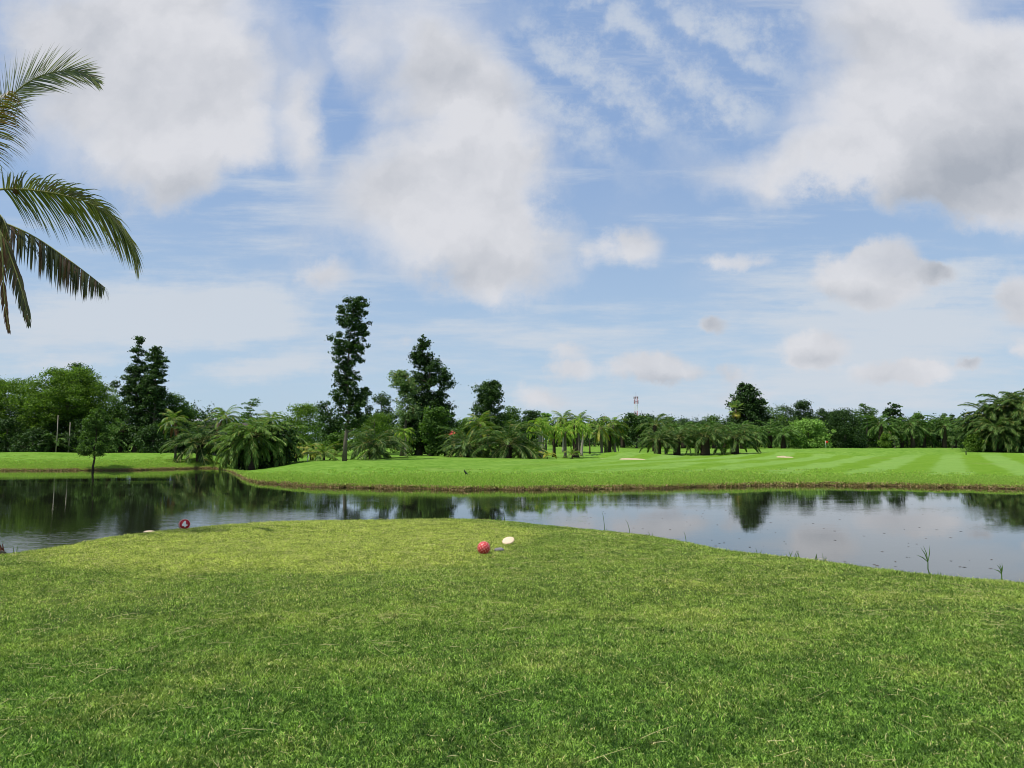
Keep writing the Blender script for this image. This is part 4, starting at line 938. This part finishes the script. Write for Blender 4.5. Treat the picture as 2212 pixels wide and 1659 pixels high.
# ------------------------------------------------------------------ tee markers and other small things on the turf
def gz(x, y): return float(near_z(np.array([x]), np.array([y]))[0])
def gpt(u, v):
    p = onz(u, v, 1.2); p[2] = gz(p[0], p[1]); return p
red = simple('red_marker_paint', (.52, .018, .02), .35, .5, .2, 14); cream = simple('cream_paint', (.66, .50, .34), .6, .3, .08, 12); white = simple('white_paint', (.82, .80, .76), .5, .3, .06, 30)
darkred = simple('dark_red_face', (.42, .012, .02), .4, .4, .1, 30); stone = simple('grey_stone', (.2, .19, .19), .85, .15, .4, 18); pink = simple('worn_pale_dimples', (.72, .42, .38), .5, .3, .2, 40)
def ball(t_, c, r, cut=None):
    """golf-ball shaped marker with real dimples; cut = (normal, offset) slices a flat face"""
    V, q = [], []
    n1_, n2_ = 28, 40
    for i in range(n1_ + 1):
        ph = math.pi * i / n1_
        for k in range(n2_): th = 2 * math.pi * k / n2_; V.append((math.sin(ph) * math.cos(th), math.sin(ph) * math.sin(th), math.cos(ph)))
    for i in range(n1_):
        for k in range(n2_): q.append([i * n2_ + k, (i + 1) * n2_ + k, (i + 1) * n2_ + (k + 1) % n2_, i * n2_ + (k + 1) % n2_])
    V = np.array(V)
    N_ = 84; i = np.arange(N_) + .5; ph = np.arccos(1 - 2 * i / N_); th = math.pi * (1 + 5 ** .5) * i
    Dm = np.stack([np.sin(ph) * np.cos(th), np.sin(ph) * np.sin(th), np.cos(ph)], 1)
    if cut is not None:
        nrm = np.array(cut[0], float); nrm /= np.linalg.norm(nrm); d = V @ nrm; over = d > cut[1]
        V = V - np.outer(np.where(over, d - cut[1], 0), nrm); Dm = Dm[Dm @ nrm < cut[1] - .1]
    mb = MB(); mb.add(V * r, None, q); obj('ball', mb.mesh('ball', red, True), t_, c)
    mb = MB()
    for dn in Dm:
        a = np.cross(dn, (0.3, .2, 1)); a /= np.linalg.norm(a); b = np.cross(dn, a); rr = .115
        ring = [dn * 1.012 + a * rr * math.cos(k) + b * rr * math.sin(k) for k in np.linspace(0, 2 * math.pi, 8)[:-1]]
        mb.add(np.array([dn * .985] + ring) * r, [[0, 1 + k, 1 + (k + 1) % 7] for k in range(7)])
    o = obj('dimples', mb.mesh('dimples', pink), t_, c); o['kind'] = 'stuff'
    return Dm
p = gpt(1045, 1191); t_ = thing('tee_marker', 'round red tee marker with pale dimples in the middle of the tee', 'tee marker', p)
ball(t_, (0, 0, .085), .1)
p = gpt(398, 1144); t_ = thing('tee_marker', 'red dimpled tee marker with a flat face and a white number 4', 'tee marker', p)
nf_ = np.array((.52, -.84, .16)); nf_ /= np.linalg.norm(nf_); c = np.array((0, 0, .105)); r = .104
ball(t_, c, r, (nf_, .35))
a = np.cross((0, 0, 1), nf_); a /= np.linalg.norm(a); b = np.cross(nf_, a)
R3 = Matrix((a, b, nf_)).transposed().to_euler()
fr_ = math.sqrt(1 - .35 ** 2) * r
V, q = lathe([(0.0001, .004), (fr_ * .95, .004), (fr_ * .95, .001), (0.0001, .001)], 28); mb = MB(); mb.add(V, None, q)
obj('face', mb.mesh('face', darkred), t_, c + nf_ * r * .35, R3)
V, q = lathe([(fr_ * .95, .0), (fr_ * .95, .006), (fr_ * 1.02, .006), (fr_ * 1.02, -.002)], 28); mb = MB(); mb.add(V, None, q)
obj('rim', mb.mesh('rim', pink), t_, c + nf_ * r * .35, R3)
poly = [(.18, -.5), (.18, -.28), (.42, -.28), (.42, -.05), (.18, -.05), (.18, .58), (-.08, .58), (-.45, -.02), (-.45, -.28), (-.08, -.28), (-.08, -.5)]
from mathutils.geometry import tessellate_polygon
tv = [Vector((x * fr_ * 1.15, y * fr_ * 1.15, 0)) for x, y in poly]
tri = tessellate_polygon([tv]); mb = MB()
for zz_, fl_ in ((.009, 1), (.005, -1)): mb.add([(v_.x, v_.y, zz_) for v_ in tv], [list(t)[::fl_] for t in tri])
mb.add([(v_.x, v_.y, z_) for z_ in (.005, .009) for v_ in tv], None, [[i, (i + 1) % 11, 11 + (i + 1) % 11, 11 + i] for i in range(11)])
obj('numeral', mb.mesh('numeral', white), t_, c + nf_ * r * .35, R3)
def oval(name, label, p, rx, ry, th, tilt, rz, m1, m2, h):
    t_ = thing(name, label, 'marker', p)
    V, q = lathe([(.0001, th), (.55, th * .98), (.85, th * .85), (1, th * .45), (1.0, 0), (.85, -th * .5), (.0001, -th * .6)], 26)
    V = np.array(V) * (rx, ry, 1); mb = MB(); mb.add(V, None, q)
    obj('top', mb.mesh('top', m1, True), t_, (0, 0, h), (tilt[0], tilt[1], rz))
    mb = MB(); mb.tube([(0, 0, -.03), (0, 0, h - .012)], [.03, .035], 10); obj('foot', mb.mesh('foot', m2, True), t_, (0, 0, 0), (0, 0, 0))
    return t_
oval('oval_marker', 'cream oval disc tilted on the turf, right of the round red tee marker', gpt(1098, 1174), .105, .08, .018, (.62, -.30), .3, cream, M['darkbark'], .055)
oval('oval_marker', 'cream oval disc lying near the water edge, left of the marker with the number 4', gpt(322, 1149), .105, .06, .022, (.12, 0), .0, cream, M['darkbark'], .035)
V, q = lathe([(.001, .035), (.5, .033), (.85, .02), (1, .004), (.9, -.02)], 14); V = np.array(V) * (.08, .05, 1); V += np.random.RandomState(2).randn(*V.shape) * .0022
mb = MB(); mb.add(V, None, q); tag(obj('flat_stone', mb.mesh('flat_stone', stone), None, gpt(1078, 1186) + (0, 0, .014), (0, 0, .2)), 'flat grey stone lying in the turf between the red marker and the cream oval', 'stone')

# weeds standing on the crest against the water
def weed(label, u, v, kind_, h_px, seed):
    an = math.atan2(S(u), 1); r = float(crest(an)) + .12; x, y = r * math.sin(an), r * math.cos(an); z = gz(x, y)
    h_ = (h_px + 5) * y / F; rg = np.random.RandomState(seed)
    t_ = thing('weed', label, 'weed', (x, y, z))
    if kind_ == 'reed':
        mb = MB(); ln = rg.uniform(-.3, -.1); mb.tube([(0, 0, -.02), (ln * .1 * h_, 0, h_ * .4), (ln * .5 * h_, 0, h_ * .8), (ln * h_, 0, h_)], [.006, .005, .0035, .001], 4, False)
        obj('stem', mb.mesh('stem', M['weed']), t_)
        mb = MB(); mb.tube([(0, 0, 0), (.03, 0, h_ * .15), (.05, 0, h_ * .28)], [.004, .004, .001], 4, False); obj('leaf', mb.mesh('leaf', M['weed']), t_)
    elif kind_ == 'fork':
        mb = MB(); mb.tube([(.06 * h_, 0, -.02), (-.03 * h_, 0, h_ * .28), (-.02 * h_, 0, h_ * .5)], [.008, .007, .006], 5, False); obj('stem', mb.mesh('stem', M['weed'], True), t_)
        for (dx_, dz_) in ((-.22, .95), (-.12, 1.0), (.05, 1.02), (-.36, .72)):
            mb = MB(); s0 = np.array((-.02 * h_, 0, h_ * .5)); e_ = np.array((dx_ * h_, rg.randn() * .02, dz_ * h_)); mb.tube([s0, (s0 + e_) / 2 + (.01, 0, .01), e_], [.005, .006, .001], 4, False); obj('leaf', mb.mesh('leaf', M['weed']), t_)
    else:
        n = {'pair': 2, 'clump': 7}[kind_]
        for k in range(n):
            a = rg.uniform(-.5, .5); hh = h_ * rg.uniform(.55, 1); x0 = rg.uniform(-.1, .1) if kind_ == 'clump' else .03 * k
            mb = MB(); mb.tube([(x0, 0, -.02), (x0 + a * hh * .35, 0, hh * .6), (x0 + a * hh * .8, 0, hh)], [.006, .005, .001], 4, False); obj('leaf', mb.mesh('leaf', M['weed']), t_)
for i, a in enumerate([('tall curved reed stem at the crest, tallest against the water right of the cream oval', 1304, 1145, 'reed', 42), ('thin straight grass stem right of the tall curved reed', 1358, 1150, 'reed', 30),
        ('pair of short blades right of the thin straight grass stem', 1402, 1155, 'pair', 13), ('thin upright stem with a dark leaf before the bright grass verge', 1478, 1165, 'reed', 24),
        ('two crossed dark blades standing on the crest in the right half', 1630, 1185, 'pair', 16), ('clump of stiff blades on the crest, left of the smaller clump', 1705, 1197, 'clump', 20),
        ('smaller clump of thin blades on the crest right of the stiff clump', 1762, 1206, 'clump', 18), ('tall forked weed with four narrow leaves against the pale water', 1993, 1234, 'fork', 62),
        ('lower forked weed nearest the right edge of the picture', 2148, 1245, 'fork', 38), ('single leaning blade beside the tall forked weed', 2012, 1237, 'pair', 18),
        ('short upright blade pair left of the tall curved reed', 1058, 1122, 'pair', 13), ('small tuft of blades above the crest at the top of the tee', 1082, 1124, 'clump', 16), ('pale dry stem pair on the crest left of the centre', 548, 1127, 'pair', 12), ('leaning dark blade by the reddish palm base at the left edge', 45, 1188, 'pair', 24)]):
    weed(a[0], a[1], a[2], a[3], a[4], 70 + i)

# ------------------------------------------------------------------ things beyond the pond
# bird
x, y = S(1006) * 53, 53; z = Gf(x, y)
bm_ = bpy.data.meshes.new('bird'); vs_ = [(0, 0, .20), (-.05, 0, .26), (-.085, 0, .32), (-.095, 0, .37), (-.055, 0, .375), (.06, 0, .14), (.13, 0, .09), (.22, 0, .04), (.0, .025, .1), (.0, .025, .01), (.01, -.025, .1), (.01, -.025, .01)]
es_ = [(0, 1), (1, 2), (2, 3), (3, 4), (0, 5), (5, 6), (6, 7), (0, 8), (8, 9), (0, 10), (10, 11)]
bm_.from_pydata(vs_, es_, []); bo = obj('bird', bm_, None, (x, y, z), (0, 0, .2), 1.15)
bo.modifiers.new('skin', 'SKIN'); rad_ = [.062, .05, .032, .034, .006, .05, .025, .014, .014, .006, .014, .006]
for i, r in enumerate(rad_): bm_.skin_vertices[0].data[i].radius = (r, r)
bm_.skin_vertices[0].data[0].use_root = True; sub = bo.modifiers.new('sub', 'SUBSURF'); sub.levels = 1; sub.render_levels = 1
M['bird'] = simple('black_feathers', (.012, .012, .015), .5, .4, .2, 30); bm_.materials.append(M['bird'])
tag(bo, 'small black bird standing upright in the grass of the far bank', 'bird')
# white leaning stake and post
x, y = S(664) * 91, 91; z = Gf(x, y); mb = MB(); mb.tube([(0, 0, -.1), (.2, 0, .92)], .055, 8); tag(obj('white_stake', mb.mesh('white_stake', white, True), None, (x, y, z)), 'white stake leaning right between the young palms on the point', 'stake')
x, y = S(617) * 92, 92; z = Gf(x, y); mb = MB(); mb.tube([(0, 0, -.1), (0, 0, 2.6)], .14, 8); tag(obj('dark_post', mb.mesh('dark_post', M['darkbark'], True), None, (x, y, z)), 'dark upright post at the right side of the clump on the point', 'post')
x, y = S(1437) * 130, 130; z = Gf(x, y); mb = MB(); mb.tube([(0, 0, -.1), (.02, 0, 1.9)], .17, 8); tag(obj('pale_post', mb.mesh('pale_post', M['palebark'], True), None, (x, y, z)), 'pale short post between the first two oil palms of the row of four', 'post')
x, y = S(2086) * 132, 132; z = Gf(x, y); mb = MB(); mb.tube([(0, 0, -.1), (0, 0, .6), (0, 0, .66)], [.09, .09, .05], 8); tag(obj('sprinkler_post', mb.mesh('sprinkler_post', M['bird'], True), None, (x, y, z)), 'tiny dark post on the striped lawn left of the right-hand palms', 'post')
for (u, Y, v0, lab) in [(121 , 103, 897, 'bare pale trunk in the left wood, the taller and left one of two'), (148, 104, 912, 'bare pale trunk in the left wood, the shorter and right one of two')]:
    Y = fy(u, Y); x = S(u) * Y; z = Gf(x, Y); zt = at(u, v0, Y)[2] - z; mb = MB(); mb.tube([(0, 0, -.1), (.1, 0, zt * .5), (.05, 0, zt)], [.10, .08, .05], 7); tag(obj('bare_trunk', mb.mesh('bare_trunk', M['palebark'], True), None, (x, Y, z)), lab, 'tree trunk')
for (u, lab) in [(1918 + 6 + 9, 'little bare-stemmed shrub right of the small bright shrub'), (2056 + 1, 'little bare-stemmed shrub before the right end of the plantation')]:
    broad(lab, u, 118, [(942, u - 8, u + 8), (952, u - 10, u + 10), (960, u - 6, u + 6)], 'grey', 14, .32, 40, .2, .1, seed=u, name='small_shrub', cat='shrub', tr=.1, limbs=8)
# golf flag
x, y = S(1784) * 178, 178; z = Gf(x, y); t_ = thing('golf_flag', 'red golf flag on a thin pole before the bright rounded shrub', 'flag', (x, y, z))
mb = MB(); mb.tube([(0, 0, -.1), (0, 0, 2.1)], .03, 6); obj('pole', mb.mesh('pole', white), t_)
n = 8; V = [(.02 + .62 * i / n, .06 * math.sin(i * 1.1), 2.07 - .5 * j / 3 - .05 * i / n) for i in range(n + 1) for j in range(4)]
mb = MB(); mb.add(V, None, [[i * 4 + j, (i + 1) * 4 + j, (i + 1) * 4 + j + 1, i * 4 + j + 1] for i in range(n) for j in range(3)])
fm_ = obj('flag', mb.mesh('flag', simple('flag_cloth', (.75, .07, .03), .7, .1, .1), True), t_); fm_.modifiers.new('thick', 'SOLIDIFY').thickness = .01
# masts
redp = simple('red_mast_paint', (.50, .07, .07), .5, .3, .1); whp = simple('white_mast_paint', (.75, .75, .75), .5, .3, .1); gry = simple('antenna_grey', (.18, .19, .21), .5, .3, .1)
def mast(label, u, Y, vtop, wd, colors, nsec, ant, wbot=None):
    x = S(u) * Y; zt = at(u, vtop, Y)[2]; zb = 2.6; t_ = thing('lattice_mast', label, 'mast', (x, Y, zb)); H = zt - zb; wb = wbot or wd * 1.6
    for s_ in range(nsec):
        z0, z1 = H * s_ / nsec, H * (s_ + 1) / nsec; mb = MB(); W_ = lambda z: (wb + (wd - wb) * z / H) / 2
        cs = [(-1, -1), (1, -1), (1, 1), (-1, 1)]
        for cx, cy in cs: mb.tube([(cx * W_(z0), cy * W_(z0), z0), (cx * W_(z1), cy * W_(z1), z1)], wd * .05, 4, False)
        nb = 3
        for b_ in range(nb):
            za = z0 + (z1 - z0) * b_ / nb; zc = z0 + (z1 - z0) * (b_ + 1) / nb
            for k in range(4):
                c0, c1 = cs[k], cs[(k + 1) % 4]; wa, wc = W_(za), W_(zc)
                mb.tube([(c0[0] * wa, c0[1] * wa, za), (c1[0] * wc, c1[1] * wc, zc)], wd * .028, 3, False)
                mb.tube([(c0[0] * wc, c0[1] * wc, zc), (c1[0] * wc, c1[1] * wc, zc)], wd * .028, 3, False)
        obj('mast_section', mb.mesh('mast_section', colors[s_ % len(colors)]), t_)
    for (zf, rr, n, hh) in ant:
        for k in range(n):
            a = 2 * math.pi * k / n + .3; mb = MB(); mb.box((rr * math.cos(a), rr * math.sin(a), H * zf), (.32, .25, hh), a); mb.tube([(0, 0, H * zf), (rr * math.cos(a), rr * math.sin(a), H * zf)], .09, 4, False)
            obj('antenna', mb.mesh('antenna', gry), t_)
    mb = MB(); mb.tube([(0, 0, H), (0, 0, H + wd * 1.9)], .07, 4); obj('lightning_rod', mb.mesh('lightning_rod', gry), t_)
mast('tall red and white lattice telephone mast with antennas above the wood', 1375.5, 480, 857, 1.7, [redp, whp], 7, [(.985, 1.5, 5, 1.5), (.90, 1.6, 3, 2.6)], 2.2)
mast('small grey antenna mast just right of the tall red and white one', 1387, 480, 893, 1.2, [gry], 5, [(.93, 1.8, 4, 4.0)], 2.0)
# buildings glimpsed through the trees
def house(label, u, Y, w_, d_, eave_v, ridge_v, wall, roofm, name='house'):
    Y0 = Y; Y = fy(u, Y); w_ *= Y / Y0; d_ *= Y / Y0; x = S(u) * Y; zg = Gf(x, Y); ze = at(u, eave_v, Y)[2] - zg; zr = at(u, ridge_v, Y)[2] - zg
    t_ = thing(name, label, 'house', (x, Y, zg))
    mb = MB(); mb.box((0, 0, ze / 2 - .1), (w_, d_, ze + .2)); obj('wall', mb.mesh('wall', wall), t_)
    mb = MB(); hw, hd = w_ / 2 + .6, d_ / 2 + .6; e = ze + .003
    mb.add([(-hw, -hd, e), (hw, -hd, e), (hw, hd, e), (-hw, hd, e), (-hw * .7, 0, zr), (hw * .7, 0, zr), (-hw, -hd, e - .2), (hw, -hd, e - .2), (hw, hd, e - .2), (-hw, hd, e - .2)], [[3, 0, 4], [1, 2, 5]], [[0, 1, 5, 4], [2, 3, 4, 5], [0, 6, 7, 1], [1, 7, 8, 2], [2, 8, 9, 3], [3, 9, 6, 0]])
    obj('roof', mb.mesh('roof', roofm), t_)
    for i in range(3):
        mb = MB(); mb.box((-w_ / 3 + i * w_ / 3, -d_ / 2 - .03, ze * .62), (w_ * .14, .1, ze * .3)); f = obj('window', mb.mesh('window', M['bird']), t_)
rroof = simple('red_roof', (.42, .05, .045), .6, .2, .15, 3); wallm = simple('white_wall', (.62, .60, .58), .8, .1, .1, 2); groof = simple('grey_roof', (.30, .31, .32), .6, .2, .1, 3); broof = simple('dark_brown_roof', (.07, .055, .05), .8, .1, .2, 3)
house('white house with a red roof glimpsed right of the big central tree', 975, 132, 3.4, 4, 938, 930, wallm, rroof)
house('low building with a dark brown roof behind the palms on the point', 510, 96, 7, 5, 923, 914, wallm, broof)
house('grey-roofed building far behind the left bank coconut palms', 432, 150, 8, 6, 912, 903, wallm, groof)

print('tris', sum(sum(len(p.vertices) - 2 for p in me.polygons) for me in bpy.data.meshes))
